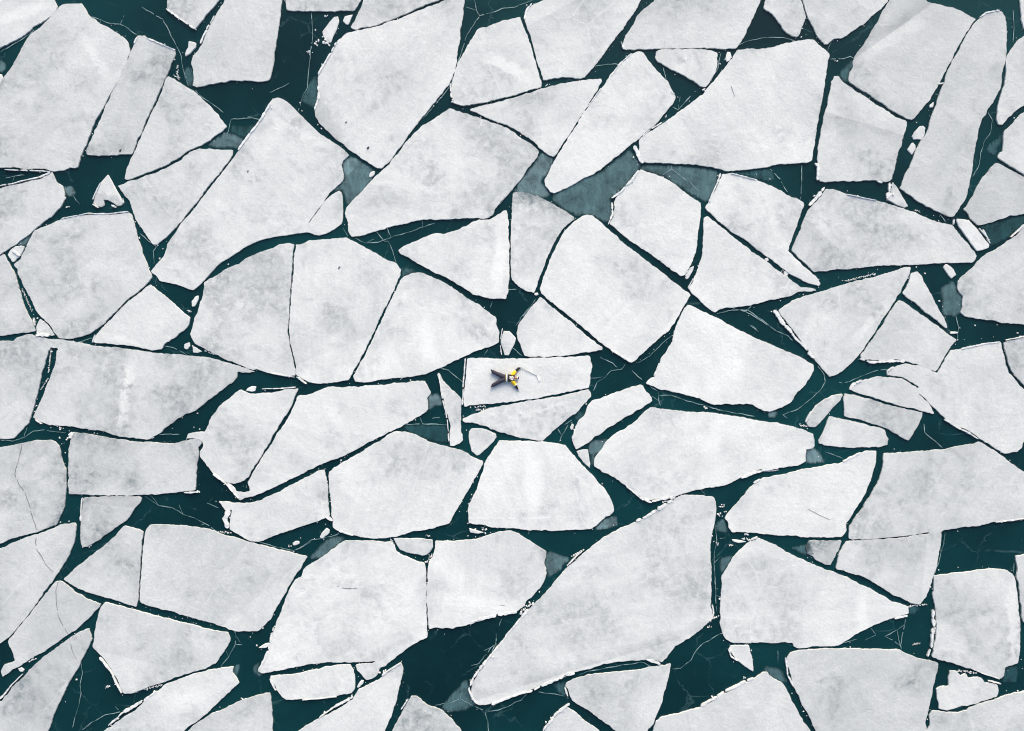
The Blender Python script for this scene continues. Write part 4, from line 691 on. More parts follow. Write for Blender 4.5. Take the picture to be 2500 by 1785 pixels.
SEAMS = '''
a1 720,130 800,155 850,180 950,190 1000,215 1080,270
a1 1120,55 1200,100 1290,150 1340,250 1390,345 1430,430 1450,550 1490,680
a1 1530,700 1600,770 1690,825 1770,890
a1 1830,945 1900,940 2000,935 2080,945
a1 1830,950 1810,1040 1795,1070
a1 0,410 100,350 200,290 280,220
a1 40,1410 120,1390 190,1390
a2 520,100 525,200 530,300 510,430 495,600 485,690 440,790 415,880
a2 190,730 290,690 340,660
a2 1815,0 1830,80 1850,120
a2 1850,125 1950,100 2030,65 2130,55 2274,0
a2 1850,130 1810,190 1750,280 1720,380 1690,480 1660,580 1620,680 1550,770 1470,870 1400,940
a3 820,520 900,510 990,505 1020,520
a3 1365,535 1385,640
a3 1820,420 1800,530 1740,640
a3 1580,760 1480,870 1440,845
a3 1425,1310 1430,1340 1350,1390
a3 1430,1340 1550,1430
a3 1570,1440 1650,1515
a4 0,360 80,325 200,300 300,295 370,295 460,320
a4 740,465 850,462 900,445 925,465
a4 720,400 745,330
a4 2190,80 2200,200 2190,330
a4 1990,890 2030,950 2010,1050 1960,1130 1935,1220 1925,1300 1870,1400
a4 1550,745 1600,750
a4 515,1310 515,1450 500,1580
a4 260,1340 340,1420 400,1520
a4 1800,1290 1360,1330
b1 580,160 600,200 630,230
b1 1110,460 1190,530 1240,565 1215,600 1220,700
b1 1240,800 1230,860
b1 1290,1350 1380,1370 1480,1425
b1 600,1330 720,1290 740,1310
b2 870,500 950,535 1050,530 1150,490 1300,450 1400,410 1500,380
b2 1025,440 1095,520 1130,520 1160,600 1195,690
b2 770,420 810,480
b2 1955,1000 1940,1050
b2 2274,1020 2200,1120 2140,1190
b2 2120,1370 2190,1430
b2 1540,1530 1610,1545 1660,1590 1720,1640
b2 1920,1380 1890,1430
b3 220,1140 300,1050 350,980
b3 1790,1100 1900,1070 2030,1065 2060,1040
b3 2030,1065 2150,1150 2274,1245
b3 1430,1270 1350,1340 1260,1430 1160,1490
b3 2060,1190 2120,1240
b3 120,905 200,905
c3 1060,110 1030,150 950,165 900,210 840,250 810,320
c3 780,220 880,210
c3 860,50 950,95 1000,130
c3 1115,155 1210,245
c3 1320,320 1330,400 1345,455
c3 1260,285 1330,330
c3 1330,360 1430,355 1550,400 1680,430 1800,470 1950,500 2090,520
c3 640,550 580,590
c3 610,590 575,650 535,725
c3 525,620 555,665
c3 300,1435 285,1480
c3 1665,1110 1695,1145
c4 700,250 670,300 600,370 540,420 480,465 360,510
c4 700,250 690,190 640,120
c4 790,258 900,245 1000,195 1100,160 1200,150
c4 1485,580 1490,650 1560,710 1630,770
c4 700,800 840,855
c4 365,510 400,535
b4 1740,1110 1755,1200 1750,1300
b4 0,1065 70,1075 100,1045
b4 70,1080 200,1160 300,1230 400,1270 440,1310
b4 100,1190 170,1240
b4 1610,310 1660,370
c1 0,710 100,715 190,690 260,640 350,630 450,645 520,650
c1 220,590 190,680
c1 1150,1160 1260,1230 1370,1250 1450,1300 1540,1330 1640,1380 1720,1440
c1 1640,1210 1730,1250
c1 1260,665 1420,660
c2 1260,590 1400,580 1600,590
c2 1480,540 1540,530
c2 1600,400 1640,680
d2 370,200 430,175 520,110 620,95 740,60
d2 110,130 230,160 370,195
d2 440,0 460,15
d1 1865,835 1870,870 1860,950 1810,1040 1750,1115
d1 1870,940 1920,945
d1 640,1090 650,1170 630,1260 640,1330 620,1430 590,1530 570,1600
d1 650,1620 720,1560 830,1500 950,1475 1040,1440
d2 1985,850 1990,900 1975,960
d2 1500,1420 1600,1410 1700,1370 1720,1310
d2 1700,1370 1790,1420
d2 1820,1430 1900,1470 2000,1460 2100,1420 2180,1380 2230,1330
d2 1900,1480 1920,1560 1925,1640
d2 2030,730 2010,790
d2 1790,1110 1850,1090 1950,960
d3 350,1305 400,1320 500,1330 570,1350
d3 1780,30 1790,100 1770,200 1765,300 1775,420 1780,550 1790,680
d3 1820,850 1750,890 1680,930 1620,990 1580,1060 1500,1130 1430,1135
d3 690,1180 760,1150 900,1130 1050,1100 1200,1080 1260,1110
d3 40,850 35,940 0,990
d4 1340,740 1330,780 1260,830 1175,875 1290,940 1310,975
d4 1100,860 1020,905
d4 1060,810 1100,860
d4 1270,820 1285,900 1310,970
d4 1330,780 1310,880 1305,940
d4 1650,50 1640,140 1600,280 1570,370
d4 325,990 325,1090
d4 2200,290 2195,370
d4 800,940 950,900
'''
HAIR = '''
F37|c1 172,742 168,800 150,860 128,930 120,985 150,1060 200,1130 225,1190 250,1290 275,1370 292,1425
F98|d1 290,68 282,130 290,180 335,245 360,300 400,345 430,365
F99|d1 460,435 445,500 448,590 460,690 490,770 525,830 545,865
F103|d1 550,885 565,960 590,1020 612,1060
F103|d1 635,850 650,890
F83|d2 720,470 760,490 810,495 850,488 885,495
F78|c4 555,1255 640,1300 740,1340
F107|a4 -50,680 -20,770
F85|d2 2010,625 2060,628 2090,640
'''

# ------------------------------------------------------------ water
WZ = -.10
bm = bmesh.new()
v = [bm.verts.new((x, y, WZ)) for x, y in ((-900, -900), (900, -900), (900, 900), (-900, 900))]; bm.faces.new(v)
tag(link('water', bm, M_WATER), 'dark teal water showing in the lanes between the ice floes', None, None, 'structure')

# ------------------------------------------------------------ floes
floe = {}
def tone_of(t): return TONE_LO + (TONE_HI - TONE_LO) * (float(t) - .62) / .27
TONE_LO, TONE_HI = .59, .80
for i, (fid, kind, tone, label, p) in enumerate(rows(FLOES)):
    rng = random.Random(i * 7 + 3)
    poly = pts(p)
    if kind == 'f':
        top = 0.0 if fid == 'F47' else rng.uniform(-.012, .012)
        o = link('ice_floe', slab(poly, top, -.45, i * 3.7), M_ICE)
        tag(o, label, 'ice floe', 'ice floes spread across the dark water')
    else:
        o = link('ice_chunk', slab(poly, -.03 + rng.uniform(-.02, .02), -.3, i * 3.7, .07, .03, 0, .025), M_ICE)
        tag(o, label, 'ice chunk', 'small ice chunks between the floes')
    o['tone'] = tone_of(tone)
    floe[fid] = o
for fid, w, s, p in rows(BANDS):
    a, b = pts(p); L = math.dist(a, b); o = floe[fid]
    o['band_from'] = (a[0], a[1], 0.0); o['band_dir'] = ((b[0] - a[0]) / L, (b[1] - a[1]) / L, 0.0)
    o['band_half'] = float(w) * TU / 2; o['band_len'] = L; o['band_power'] = float(s) * .95
for fid, s, fade, p in rows(LINES):
    a, b = pts(p); L = math.dist(a, b); o = floe[fid]
    o['line_from'] = (a[0], a[1], 0.0); o['line_dir'] = ((b[0] - a[0]) / L, (b[1] - a[1]) / L, 0.0)
    o['line_power'] = float(s) * .75; o['line_fade'] = float(fade) * TU

for fid, wd, s, p in rows(THAW):
    a, b = pts(p); L = math.dist(a, b); o = floe[fid]
    o['thaw_from'] = (a[0], a[1], 0.0); o['thaw_dir'] = ((b[0] - a[0]) / L, (b[1] - a[1]) / L, 0.0)
    o['thaw_power'] = float(s); o['thaw_width'] = float(wd) * TU

# thin grey ice sheets
def skin_sheet(poly, z, seed):
    """a thin sheet meshed finely enough to carry its distance from the rim, where it melts away into the water"""
    if area(poly) < 0: poly = poly[::-1]
    p = resample(chaikin(poly, .12), .1); p = [(q[0] + n[0] * (.05 + .07 * fr(q[0], q[1], seed, 1.3)), q[1] + n[1] * (.05 + .07 * fr(q[0], q[1], seed, 1.3))) for q, n in zip(p, normals(p))]
    xs = [u[0] for u in p]; ys = [u[1] for u in p]; inner = []; st = .13; rg = random.Random(int(seed))
    def dist(x, y):
        best = 9
        for i in range(0, len(p)):
            d = math.hypot(p[i][0] - x, p[i][1] - y)
            if d < best: best = d
        return best
    def inside(x, y):
        c = False
        for i in range(len(p)):
            a, b = p[i - 1], p[i]
            if (a[1] > y) != (b[1] > y) and x < (b[0] - a[0]) * (y - a[1]) / (b[1] - a[1]) + a[0]: c = not c
        return c
    y = min(ys)
    while y < max(ys):
        x = min(xs)
        while x < max(xs):
            u = x + rg.uniform(-.04, .04), y + rg.uniform(-.04, .04)
            if inside(*u) and dist(*u) > .07: inner.append(u)
            x += st
        y += st
    vs = [Vector(u) for u in p + inner]; n = len(p)
    out = geometry.delaunay_2d_cdt(vs, [(i, (i + 1) % n) for i in range(n)], [], 1, 1e-5)
    bm = bmesh.new(); lay = bm.verts.layers.float.new('rim_distance')
    vv = []
    for u in out[0]:
        v = bm.verts.new((u.x, u.y, z)); v[lay] = dist(u.x, u.y); vv.append(v)
    for f in out[2]:
        fc = bm.faces.new([vv[i] for i in f]); fc.normal_update()
        if fc.normal.z < 0: fc.normal_flip()
    r = bmesh.ops.extrude_face_region(bm, geom=bm.faces[:])
    for v in [g for g in r['geom'] if isinstance(g, bmesh.types.BMVert)]: v.co.z -= .018
    bmesh.ops.recalc_face_normals(bm, faces=bm.faces[:])
    return bm
for i, (tid, tone, label, p) in enumerate(rows(THIN)):
    o = link('thin_ice_sheet', skin_sheet(pts(p), WZ + .022 + .0015 * (i % 9), 500 + i * 2.3), M_THIN)
    tag(o, label, 'thin ice', 'sheets of thin grey ice between the floes'); o['tone'] = float(tone)

# crushed ice along the floe edges: a part of the floe it belongs to
for i, (fid, w, p) in enumerate(rows(RIMS)):
    rng = random.Random(100 + i); bm = bmesh.new(); w = float(w) * TU * 1.12
    line = resample(pts(p), .11, False); k = 0
    while k < len(line) - 1:                             # long splinters of broken edge with gaps between
        m = min(len(line) - 1, k + rng.randint(3, 14)); seg = line[k:m + 1]; L = []; Rr = []
        z = .028 + rng.uniform(-.01, .02); wv = w * rng.uniform(.55, 1.15)
        for u, (x, y) in enumerate(seg):
            a, b = line[max(0, k + u - 1)], line[min(len(line) - 1, k + u + 1)]; dx, dy = b[0] - a[0], b[1] - a[1]; D = math.hypot(dx, dy) or 1
            nx, ny = -dy / D, dx / D; e = .35 if u in (0, len(seg) - 1) else 1
            h = max(.022, wv * .5 * e * (.6 + .8 * abs(noise.noise((x * 2.6, y * 2.6, i))) + .3 * rng.random())); o = w * .35 * noise.noise((x * 1.3, y * 1.3, i + 40))
            L.append((x + nx * (o + h), y + ny * (o + h))); Rr.append((x + nx * (o - h * rng.uniform(.6, 1.1)), y + ny * (o - h * rng.uniform(.6, 1.1))))
        vt = [[bm.verts.new((x, y, z + rng.uniform(-.008, .008))) for x, y in row] for row in (L, Rr)]
        vb = [[bm.verts.new((x, y, WZ - .02)) for x, y in row] for row in (L, Rr)]
        for u in range(len(seg) - 1):
            bm.faces.new((vt[1][u], vt[1][u + 1], vt[0][u + 1], vt[0][u]))
            bm.faces.new((vt[0][u], vt[0][u + 1], vb[0][u + 1], vb[0][u])); bm.faces.new((vb[1][u], vb[1][u + 1], vt[1][u + 1], vt[1][u]))
        k = m + (1 if rng.random() < .3 else 0)
        if rng.random() < .8:
            x, y = seg[len(seg) // 2]; crumb(bm, x + rng.gauss(0, w * .6), y + rng.gauss(0, w * .6), .03, max(.03, w * rng.uniform(.2, .45)), rng, .35, WZ - .03)
    link('crushed_rim', bm, M_CRUMB, floe[fid])['kind'] = 'stuff'
# hairline cracks in the surface
for i, (fid, p) in enumerate(rows(HAIR)):
    bm = bmesh.new(); ribbon(bm, pts(p), .03, .017, random.Random(i), .05, .9)
    link('hairline_crack', bm, M_CRACK, floe[fid])['kind'] = 'stuff'

# seams where the water skin has refrozen, and floating crumbs
bm = bmesh.new()
for i, l in enumerate(SEAMS.strip().split('\n')):
    rng = random.Random(i); p = pts(l); ribbon(bm, p, .046, WZ + .055, rng, .05, .97)
    if i % 3 == 0 and len(p) > 2:                       # short side shoots
        for q in resample(p, 1.6, False)[1:-1:2]:
            a = rng.random() * 6.28; L = rng.uniform(.3, .9)
            ribbon(bm, [q, (q[0] + L * math.cos(a), q[1] + L * math.sin(a))], .03, WZ + .051, rng, .04, .9)
tag(link('refrozen_seams', bm, M_SEAM), 'fine pale refrozen seams branching over the dark water', 'ice seams', None, 'stuff')
bm = bmesh.new(); rng = random.Random(5)
for l in RUBBLE.strip().split('\n'):
    w, p = l.split('|'); w = float(w) * TU; p = pts(p)
    line = resample(p, w * .8, False) if len(p) > 1 else p
    if len(p) == 2 and math.dist(*p) > 3: line = [(p[0][0] + (p[1][0] - p[0][0]) * rng.random(), p[0][1] + (p[1][1] - p[0][1]) * rng.random()) for _ in range(9)]
    for x, y in line:
        for _ in range(2): crumb(bm, x + rng.gauss(0, w * .4), y + rng.gauss(0, w * .4), WZ + .05, w * rng.uniform(.25, .6), rng)
# crumbs broken off along the floes
for i, (fid, kind, tone, label, p) in enumerate(rows(FLOES)):
    poly = pts(p)
    if area(poly) < 0: poly = poly[::-1]
    q = resample(poly, .35); nn = normals(q)
    for (x, y), (nx, ny) in zip(q, nn):
        if abs(x) > 34 or abs(y) > 25: continue
        if noise.noise((x * .33, y * .33, 7.7)) > .04 and rng.random() < .30:
            d = abs(rng.gauss(0, .22)) + .02
            crumb(bm, x + nx * d, y + ny * d, WZ + .04, rng.choice((.02, .025, .03, .04, .06)) * rng.uniform(.7, 1.3), rng)
tag(link('ice_rubble', bm, M_CRUMB), 'scattered crumbs of broken ice floating along the floe edges', 'ice crumbs', None, 'stuff')

# a few dark specks lying on the ice
M_SPECK = plain('dark_grit', (.03, .03, .03), .8)
for lab, p, r in (('tiny dark lump near the pointed foot of the huge pale floe', 'a2 968,1175', .09),
                  ('tiny dark speck midway up the huge pale pointed floe', 'a2 795,971', .055),
                  ('tiny dark lump by the lower edge of the upright bar floe', 'a1 953,1196', .09),
                  ('tiny dark heart-shaped speck on the large middle floe', 'b2 740,733', .07),
                  ('tiny dark speck on the great tall pale floe', 'a1 1965,1359', .05)):
    (x, y), = pts(p); bm = bmesh.new(); g = random.Random(int(r * 1000))
    crumb(bm, x, y, .03, r, g); crumb(bm, x + r * .7, y + r * .8, .025, r * .6, g)
    tag(link('dark_speck', bm, M_SPECK), lab, 'speck', 'dark specks on the ice')

# ------------------------------------------------------------ the person lying on the oblong floe
PX, PY = wpt(1236, 923)
def q(x, y, z): return Vector((x / S, y / S, z))          # survey pixels from the waist -> metres; z already metres
person = bpy.data.objects.new('person', None); COL.objects.link(person); person.location = (PX, PY, .004)
tag(person, 'person lying on their back in a black and yellow hockey jersey, arms and legs spread', 'person')

def tube(bm, path, n=16, flat=1.0):
    """tapering limb through (point, radius) pairs, rounded at both ends"""
    ps = [p for p, r in path]; rs = [r for p, r in path]; rings = []
    for i, p in enumerate(ps):
        d = (ps[min(i + 1, len(ps) - 1)] - ps[max(i - 1, 0)]).normalized()
        up = Vector((0, 0, 1)) if abs(d.z) < .9 else Vector((1, 0, 0))
        a = d.cross(up).normalized(); b = a.cross(d).normalized()
        rings.append([bm.verts.new(p + (a * math.cos(t) + b * math.sin(t) * flat) * rs[i]) for t in [2 * math.pi * k / n for k in range(n)]])
    for r0, r1 in zip(rings, rings[1:]):
        for k in range(n): bm.faces.new((r0[k], r0[(k + 1) % n], r1[(k + 1) % n], r1[k]))
    bm.faces.new(rings[0][::-1]); bm.faces.new(rings[-1])
    for p, r in (path[0], path[-1]): ball(bm, p, (r * .98, r * .98, r * .98 * flat))
def ball(bm, p, rad, rot=0.0, seg=14):
    from mathutils import Matrix
    m = Matrix.Translation(p) @ Matrix.Rotation(rot, 4, 'Z') @ Matrix.Diagonal((*rad, 1))
    bmesh.ops.create_uvsphere(bm, u_segments=seg, v_segments=10, radius=1, matrix=m)
def loft(bm, secs, n=28):
    """trunk from (x, y, z, half width, half thickness) sections along the body"""
    rings = []
    for x, y, z, hw, ht in secs:
        ring = []
        for k in range(n):
            t = 2 * math.pi * k / n; c, s = math.cos(t), math.sin(t)
            ring.append(bm.verts.new(Vector((x / S, y / S + hw * math.copysign(abs(c) ** .8, c), z + ht * math.copysign(abs(s) ** .8, s)))))
        rings.append(ring)
    for r0, r1 in zip(rings, rings[1:]):
        for k in range(n): bm.faces.new((r0[k], r0[(k + 1) % n], r1[(k + 1) % n], r1[k]))
    bm.faces.new(rings[0][::-1]); bm.faces.new(rings[-1])
def fuse(name, bm, mats, parent, voxel, floor=.0, smooth=6, pick=None, folds=0.0):
    """join overlapping volumes into one continuous skin, rest it on the ice, colour faces"""
    bmesh.ops.recalc_face_normals(bm, faces=bm.faces[:])
    me = bpy.data.meshes.new('tmp'); bm.to_mesh(me); bm.free()
    o = bpy.data.objects.new('tmp', me); COL.objects.link(o)
    m = o.modifiers.new('r', 'REMESH'); m.mode = 'VOXEL'; m.voxel_size = voxel
    m2 = o.modifiers.new('s', 'SMOOTH'); m2.factor = .5; m2.iterations = smooth
    dg = bpy.context.evaluated_depsgraph_get(); out = bpy.data.meshes.new_from_object(o.evaluated_get(dg))
    bpy.data.objects.remove(o); bpy.data.meshes.remove(me)
    out.materials.clear()
    for mt in mats: out.materials.append(mt)
    for v in out.vertices:
        if folds: v.co += v.normal * folds * (noise.noise(v.co * 9) + .6 * noise.noise(v.co * 19))
        v.co.z = max(v.co.z, floor)
    for p in out.polygons:
        p.use_smooth = True
        if pick: p.material_index = pick(p.center)
    out.name = name
    ob = bpy.data.objects.new(name, out); COL.objects.link(ob); ob.parent = parent
    return ob
M_SKIN = plain('skin', (.55, .29, .18), .5)
M_BLACK = plain('black_jersey_cloth', (.012, .010, .011), .8); M_YEL = plain('yellow_jersey_cloth', (.90, .58, .015), .75)
M_WHITE = plain('white_jersey_cloth', (.85, .84, .80), .75); M_GOLD = plain('gold_stripe_cloth', (.50, .36, .12), .75)
M_PANTS = plain('slate_trouser_cloth', (.042, .040, .060), .85); M_BOOT = plain('black_boot', (.012, .012, .014), .5)
M_GLOVE = plain('pale_grey_glove', (.50, .50, .52), .7); M_CAPW = plain('pale_cap_knit', (.75, .72, .74), .85); M_CAPB = plain('dark_cap_knit', (.03, .03, .05), .85)
M_SHAFT = plain('grey_stick_shaft', (.36, .37, .40), .4); M_TAPE = plain('white_stick_tape', (.9, .9, .9), .7); M_EYE = plain('eye', (.05, .03, .02), .2)
M_LIP = plain('lip', (.42, .13, .11), .5)

ARM_U = [q(13.8, 5.2, .135), q(17.5, 10.2, .125), q(22.4, 16.6, .095), q(27, 20.6, .08), q(31.6, 24.2, .066)]
ARM_L = [q(13.8, -5.2, .135), q(17.2, -10.2, .125), q(22.0, -17.4, .09), q(25, -22, .075), q(27.6, -26.0, .06)]
LEG_U = [q(-6, 3.3, .125), q(-13, 6.4, .115), q(-20, 9.6, .11), q(-26, 12.4, .095), q(-32, 15.2, .075)]
LEG_L = [q(-6, -3.3, .125), q(-13, -7.0, .115), q(-20, -10.6, .11), q(-26, -13.9, .095), q(-32, -17.0, .075)]
SD = Vector((49.0, -25.3, 0)).normalized()                     # direction of the stick shaft on the ice
SN = Vector((-SD.y, SD.x, 0))
GRIP = q(34.6, 25.7, .062)
def hand_grip(bm, g):
    """right hand closed round the shaft"""
    c = GRIP
    tube(bm, [(ARM_U[-1] + (c - ARM_U[-1]) * .2, .026 + g), (c - SD * .0 + Vector((-.035, -.012, .004)), .034 + g), (c + Vector((-.008, .004, .012)), .036 + g)], 12, .75)
    for i, L in enumerate((.9, 1.0, .95, .78)):
        b = c + SD * (.036 - .024 * i) + SN * .012 + Vector((0, 0, .02))
        tube(bm, [(b, .0105 + g), (b + SN * .032 * L + Vector((0, 0, .006)), .010 + g), (b + SN * .042 * L + Vector((0, 0, -.022)), .0095 + g), (b + SN * .018 + Vector((0, 0, -.042)), .009 + g)], 8)
    t = c - SN * .012 + SD * .02
    tube(bm, [(t, .0125 + g), (t + SD * .038 + Vector((0, 0, .012)), .0115 + g), (t + SD * .05 + SN * .022 + Vector((0, 0, .016)), .010 + g)], 8)
def hand_open(bm, g):
    """left hand lying open, fingers a little curled and spread"""
    w = ARM_L[-1]; d = (ARM_L[-1] - ARM_L[-2]); d.z = 0; d.normalize(); n = Vector((-d.y, d.x, 0))
    pc = w + d * .075 + Vector((0, 0, -.006))
    tube(bm, [(w, .026 + g), (w + d * .04, .033 + g), (pc, .038 + g)], 12, .6)
    for i, (L, a) in enumerate(((.072, .20), (.082, .06), (.076, -.08), (.058, -.24))):
        b = pc + d * .018 + n * (.033 - .022 * i); e = (d * math.cos(a) + n * math.sin(a))
        tube(bm, [(b, .0105 + g), (b + e * L * .45 + Vector((0, 0, .012)), .010 + g), (b + e * L * .8 + Vector((0, 0, .010)), .0092 + g), (b + e * L + Vector((0, 0, .0)), .008 + g)], 8)
    b = w + d * .045 + n * .026; e = (d * .62 + n * .78)
    tube(bm, [(b, .0135 + g), (b + e * .035 + Vector((0, 0, .006)), .012 + g), (b + e * .062 + d * .01 + Vector((0, 0, .004)), .0095 + g)], 8)

# body: one continuous figure
bm = bmesh.new()
loft(bm, [(-8, 0, .12, .12, .09), (-5, 0, .12, .17, .105), (0, 0, .12, .15, .10), (6, 0, .125, .16, .105), (12, 0, .13, .18, .11), (16, 0, .13, .17, .095), (18.5, 0, .125, .10, .07), (20, 0, .12, .06, .056)])
tube(bm, [(q(18, 0, .122), .062), (q(21, 0, .12), .058), (q(23, 0, .125), .06)])
for arm in (ARM_U, ARM_L): tube(bm, list(zip(arm, (.07, .058, .046, .04, .028))))
for leg in (LEG_U, LEG_L): tube(bm, list(zip(leg, (.092, .082, .06, .056, .04))))
for leg, sy in ((LEG_U, 1), (LEG_L, -1)):
    h = leg[-1]; tube(bm, [(h + q(-1.0, .5 * sy, -.02), .036), (h + q(-2.6, 2.2 * sy, .06), .036), (h + q(-3.6, 3.8 * sy, .12), .028)], 12)
hand_grip(bm, 0); hand_open(bm, 0)
HC = q(25.2, 0, .140)
ball(bm, HC + q(.8, 0, -.004), (.112, .079, .098)); ball(bm, HC + q(-2.6, 0, .020), (.062, .058, .066))      # skull, jaw
ball(bm, HC + q(-3.9, 0, .045), (.026, .026, .026))                                                         # chin
tube(bm, [(HC + q(.4, 0, .094), .011), (HC + q(-.9, 0, .106), .015), (HC + q(-1.3, 0, .104), .017)], 10)    # nose
for s in (1, -1):
    ball(bm, HC + q(-.4, 2.9 * s, -.008), (.030, .012, .020))                                               # ears
    ball(bm, HC + q(-1.2, 1.25 * s, .07), (.028, .022, .018))                                               # cheeks
    ball(bm, HC + q(.85, 1.1 * s, .088), (.010, .024, .010))                                                # brow
fuse('body', bm, [M_SKIN], person, .0065, .003, 4)
for s in (1, -1):
    bm = bmesh.new(); ball(bm, HC + q(.3, 1.15 * s, .089), (.011, .016, .008)); link('eye', bm, M_EYE, person, True)
bm = bmesh.new(); tube(bm, [(HC + q(-2.35, -.9, .083), .006), (HC + q(-2.3, 0, .091), .009), (HC + q(-2.35, .9, .083), .006)], 8); link('mouth', bm, M_LIP, person, True)
# cap pulled over the forehead
bm = bmesh.new(); ball(bm, HC + q(2.2, 0, -.004), (.100, .094, .112), seg=24); bmesh.ops.bisect_plane(bm, geom=bm.verts[:] + bm.edges[:] + bm.faces[:], plane_co=HC + q(1.1, 0, .05), plane_no=(-1, 0, .25), clear_outer=True)
cap = link('cap', bm, [M_CAPW, M_CAPB], person, True)
for p in cap.data.polygons: p.material_index = 1 if p.center.x > (HC.x + 3.1 / S) else 0
# trousers
bm = bmesh.new()
loft(bm, [(-10, 0, .115, .15, .09), (-7, 0, .125, .215, .12), (-3, 0, .13, .235, .128), (1, 0, .13, .215, .12)])
for leg in (LEG_U, LEG_L): tube(bm, list(zip(leg, (.142, .138, .124, .12, .114))))
fuse('trousers', bm, [M_PANTS], person, .011, .004, 4, None, .010)
# boots
for leg, sy in ((LEG_U, 1), (LEG_L, -1)):
    h = leg[-1]; bm = bmesh.new()
    tube(bm, [(h + q(1.5, -.7 * sy, .0), .056), (h + q(-1.2, .5 * sy, -.012), .058), (h + q(-2.6, 2.0 * sy, .05), .054), (h + q(-3.7, 3.9 * sy, .13), .046)], 14)
    tube(bm, [(h + q(-2.0, .4 * sy, -.03), .034), (h + q(-3.6, 2.4 * sy, .05), .032), (h + q(-4.7, 4.2 * sy, .13), .030)], 10, 1.3)
    fuse('boot', bm, [M_BOOT], person, .009, .002, 3)
# jersey
def arm_t(arm, c):
    best = (9, 0); acc = 0; tot = sum((b - a).length for a, b in zip(arm, arm[1:]))
    for a, b in zip(arm, arm[1:]):
        d = b - a; t = max(0, min(1, (c - a).dot(d) / d.length_squared)); D = (a + d * t - c).length
        if D < best[0]: best = (D, (acc + t * d.length) / tot)
        acc += d.length
    return best
def jersey_pick(c):
    x, y = c.x * S, c.y * S
    for arm, stripe in ((ARM_U, 0), (ARM_L, 1)):
        D, t = arm_t(arm, c)
        if D < .16 and abs(y) > 6.0 + (0 if t > .3 else .9):
            if t < .04: return 0
            if t < (.56, .55)[stripe]: return 1
            if t < (.59, .63)[stripe]: return 2
            return 0
    if x < -1.9: return 0
    if x < -1.2: return 3
    if x < -.2: return 0
    if x < 2.6: return 2
    return 0
bm = bmesh.new()
loft(bm, [(-2.6, 0, .135, .262, .135), (0, 0, .135, .262, .135), (4, 0, .135, .238, .132), (9, 0, .138, .228, .138), (13, 0, .14, .24, .138), (16, 0, .138, .225, .12), (18.5, 0, .13, .14, .095), (20.2, 0, .125, .085, .078)])
for arm in (ARM_U, ARM_L): tube(bm, list(zip(arm, (.125, .122, .102, .082, .062))))
jersey = fuse('jersey', bm, [M_BLACK, M_YEL, M_WHITE, M_GOLD], person, .0095, .004, 4, jersey_pick, .008)
# gloves
for hand in (hand_grip, hand_open):
    bm = bmesh.new(); hand(bm, .0035); fuse('glove', bm, [M_GLOVE], person, .006, .002, 2)
# crest on the chest, draped over the cloth
bv = BVHTree.FromPolygons([v.co for v in jersey.data.vertices], [p.vertices for p in jersey.data.polygons])
def pe(a, b):
    a, b = 985 + (a - 985) * .86, 612 + (b - 612) * .86
    return ((1180 + a / 14.22 - 1236) / S, (923 - 880 - b / 14.22) / S)
def drape(polys, mats):
    bm = bmesh.new()
    for mi, lift, poly in polys:
        P = resample(chaikin([pe(*u) for u in poly], .22), .02); cx = sum(u[0] for u in P) / len(P); cy = sum(u[1] for u in P) / len(P)
        if area(P) < 0: P = P[::-1]
        tri = geometry.tessellate_polygon([[Vector((*u, 0)) for u in P]])
        def at(u):
            h = bv.ray_cast(Vector((u[0], u[1], 2)), Vector((0, 0, -1)))[0]
            return Vector((u[0], u[1], (h.z if h else .2) + lift))
        vs = [bm.verts.new(at(u)) for u in P]
        for t in tri:
            a, b, c = (vs[i] for i in t)
            if ((b.co - a.co).cross(c.co - a.co)).z < 0: b, c = c, b
            f = bm.faces.new((a, b, c)); f.material_index = mi
    bmesh.ops.subdivide_edges(bm, edges=bm.edges[:], cuts=2, use_grid_fill=True)
    for v in bm.verts:
        h = bv.ray_cast(Vector((v.co.x, v.co.y, 2)), Vector((0, 0, -1)))[0]
        li = min(l for m_, l, p_ in polys) if not v.link_faces else {0: .007, 1: .011, 2: .009}[v.link_faces[0].material_index]
        if h: v.co.z = h.z + li
    return link('crest', bm, mats, person)
drape([(0, .007, [(890, 545), (925, 528), (958, 556), (1000, 522), (1050, 548), (1068, 610), (1046, 652), (1032, 692), (980, 697), (950, 662), (915, 652), (882, 612), (914, 590)]),
       (2, .009, [(926, 596), (968, 588), (952, 634)]),
       (1, .011, [(1002, 566), (1036, 584), (1042, 628), (1018, 652), (1022, 612)]),
       (1, .011, [(930, 612), (962, 628), (950, 646), (934, 636)])], [M_WHITE, M_BLACK, M_GOLD])
drape([(0, .007, [(1056, 672), (1086, 652), (1112, 662), (1102, 690), (1066, 692)])], [M_WHITE]).name = 'letter_patch'

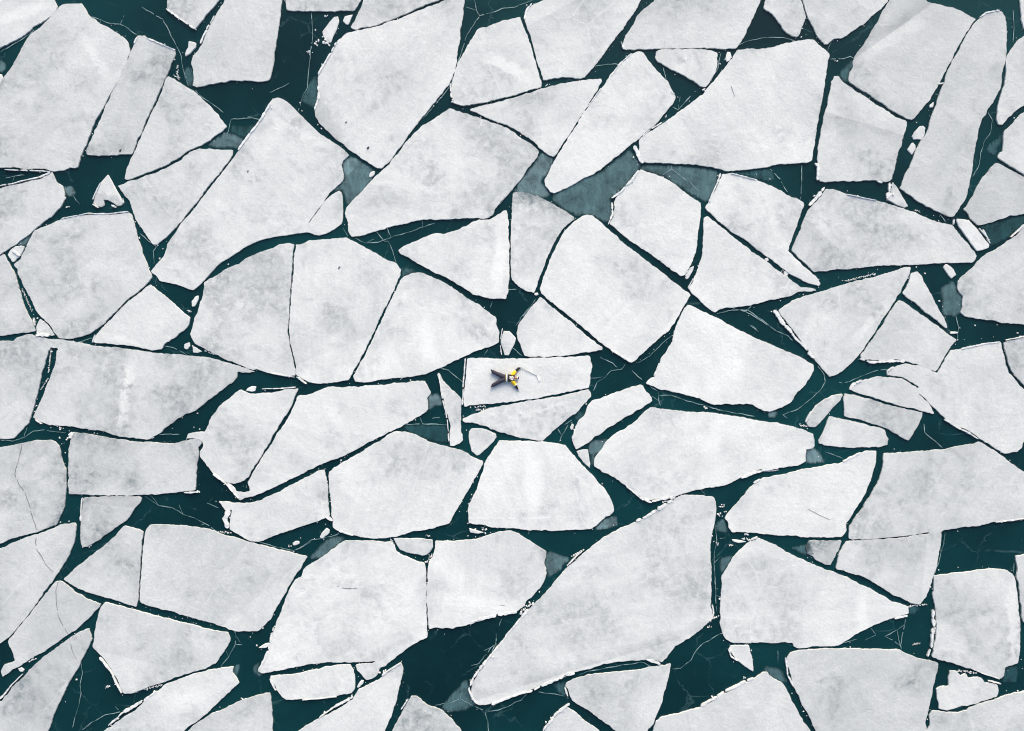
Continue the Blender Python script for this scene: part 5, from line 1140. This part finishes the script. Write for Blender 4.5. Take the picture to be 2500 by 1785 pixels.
# hockey stick in the raised hand
stick = bpy.data.objects.new('hockey_stick', None); COL.objects.link(stick); stick.location = (PX, PY, .004)
tag(stick, 'hockey stick with a grey shaft and white taped blade, gripped in one hand', 'hockey stick')
def bar(bm, a, b, w, h):
    d = (b - a).normalized(); n = Vector((-d.y, d.x, 0)).normalized(); u = n.cross(d) * -1
    v = [bm.verts.new(p + n * w * i + u * h * j) for p in (a, b) for i, j in ((-.5, -.5), (.5, -.5), (.5, .5), (-.5, .5))]
    for f in ((0, 1, 2, 3), (7, 6, 5, 4), (0, 4, 5, 1), (1, 5, 6, 2), (2, 6, 7, 3), (3, 7, 4, 0)): bm.faces.new([v[i] for i in f])
    bmesh.ops.recalc_face_normals(bm, faces=bm.faces[:])
butt = Vector((GRIP.x, GRIP.y, 0)) - SD * .21 + SN * .018 + Vector((0, 0, .062)); heel = q(76.4, 4.4, .018)
bm = bmesh.new(); bar(bm, butt + (heel - butt) * .16, heel, .030, .022); bmesh.ops.bevel(bm, geom=bm.edges[:], offset=.004, segments=2, affect='EDGES'); link('shaft', bm, M_SHAFT, stick)
bm = bmesh.new(); bar(bm, butt, butt + (heel - butt) * .158, .033, .026); bmesh.ops.bevel(bm, geom=bm.edges[:], offset=.004, segments=2, affect='EDGES'); link('grip_tape', bm, M_TAPE, stick)
bm = bmesh.new(); prev = None
for i in range(9):
    t = i / 8; p = q(76.2 + 4.6 * t + .9 * math.sin(t * 2.6), 4.6 - 12.6 * t, .0); wd = (.034 + .026 * math.sin(min(1, t * 1.6) * 1.57)) * (1 if t < .9 else .75)
    d = Vector((.32, -.95, 0)); n = Vector((.95, .32, 0))
    ring = [bm.verts.new(p + n * wd * s + Vector((0, 0, z))) for s, z in ((-1, .004), (1, .004), (1, .03), (-1, .034))]
    if prev:
        for k in range(4): bm.faces.new((prev[k], prev[(k + 1) % 4], ring[(k + 1) % 4], ring[k]))
    else: bm.faces.new(ring[::-1])
    prev = ring
bm.faces.new(prev); bmesh.ops.recalc_face_normals(bm, faces=bm.faces[:]); link('blade', bm, M_TAPE, stick)
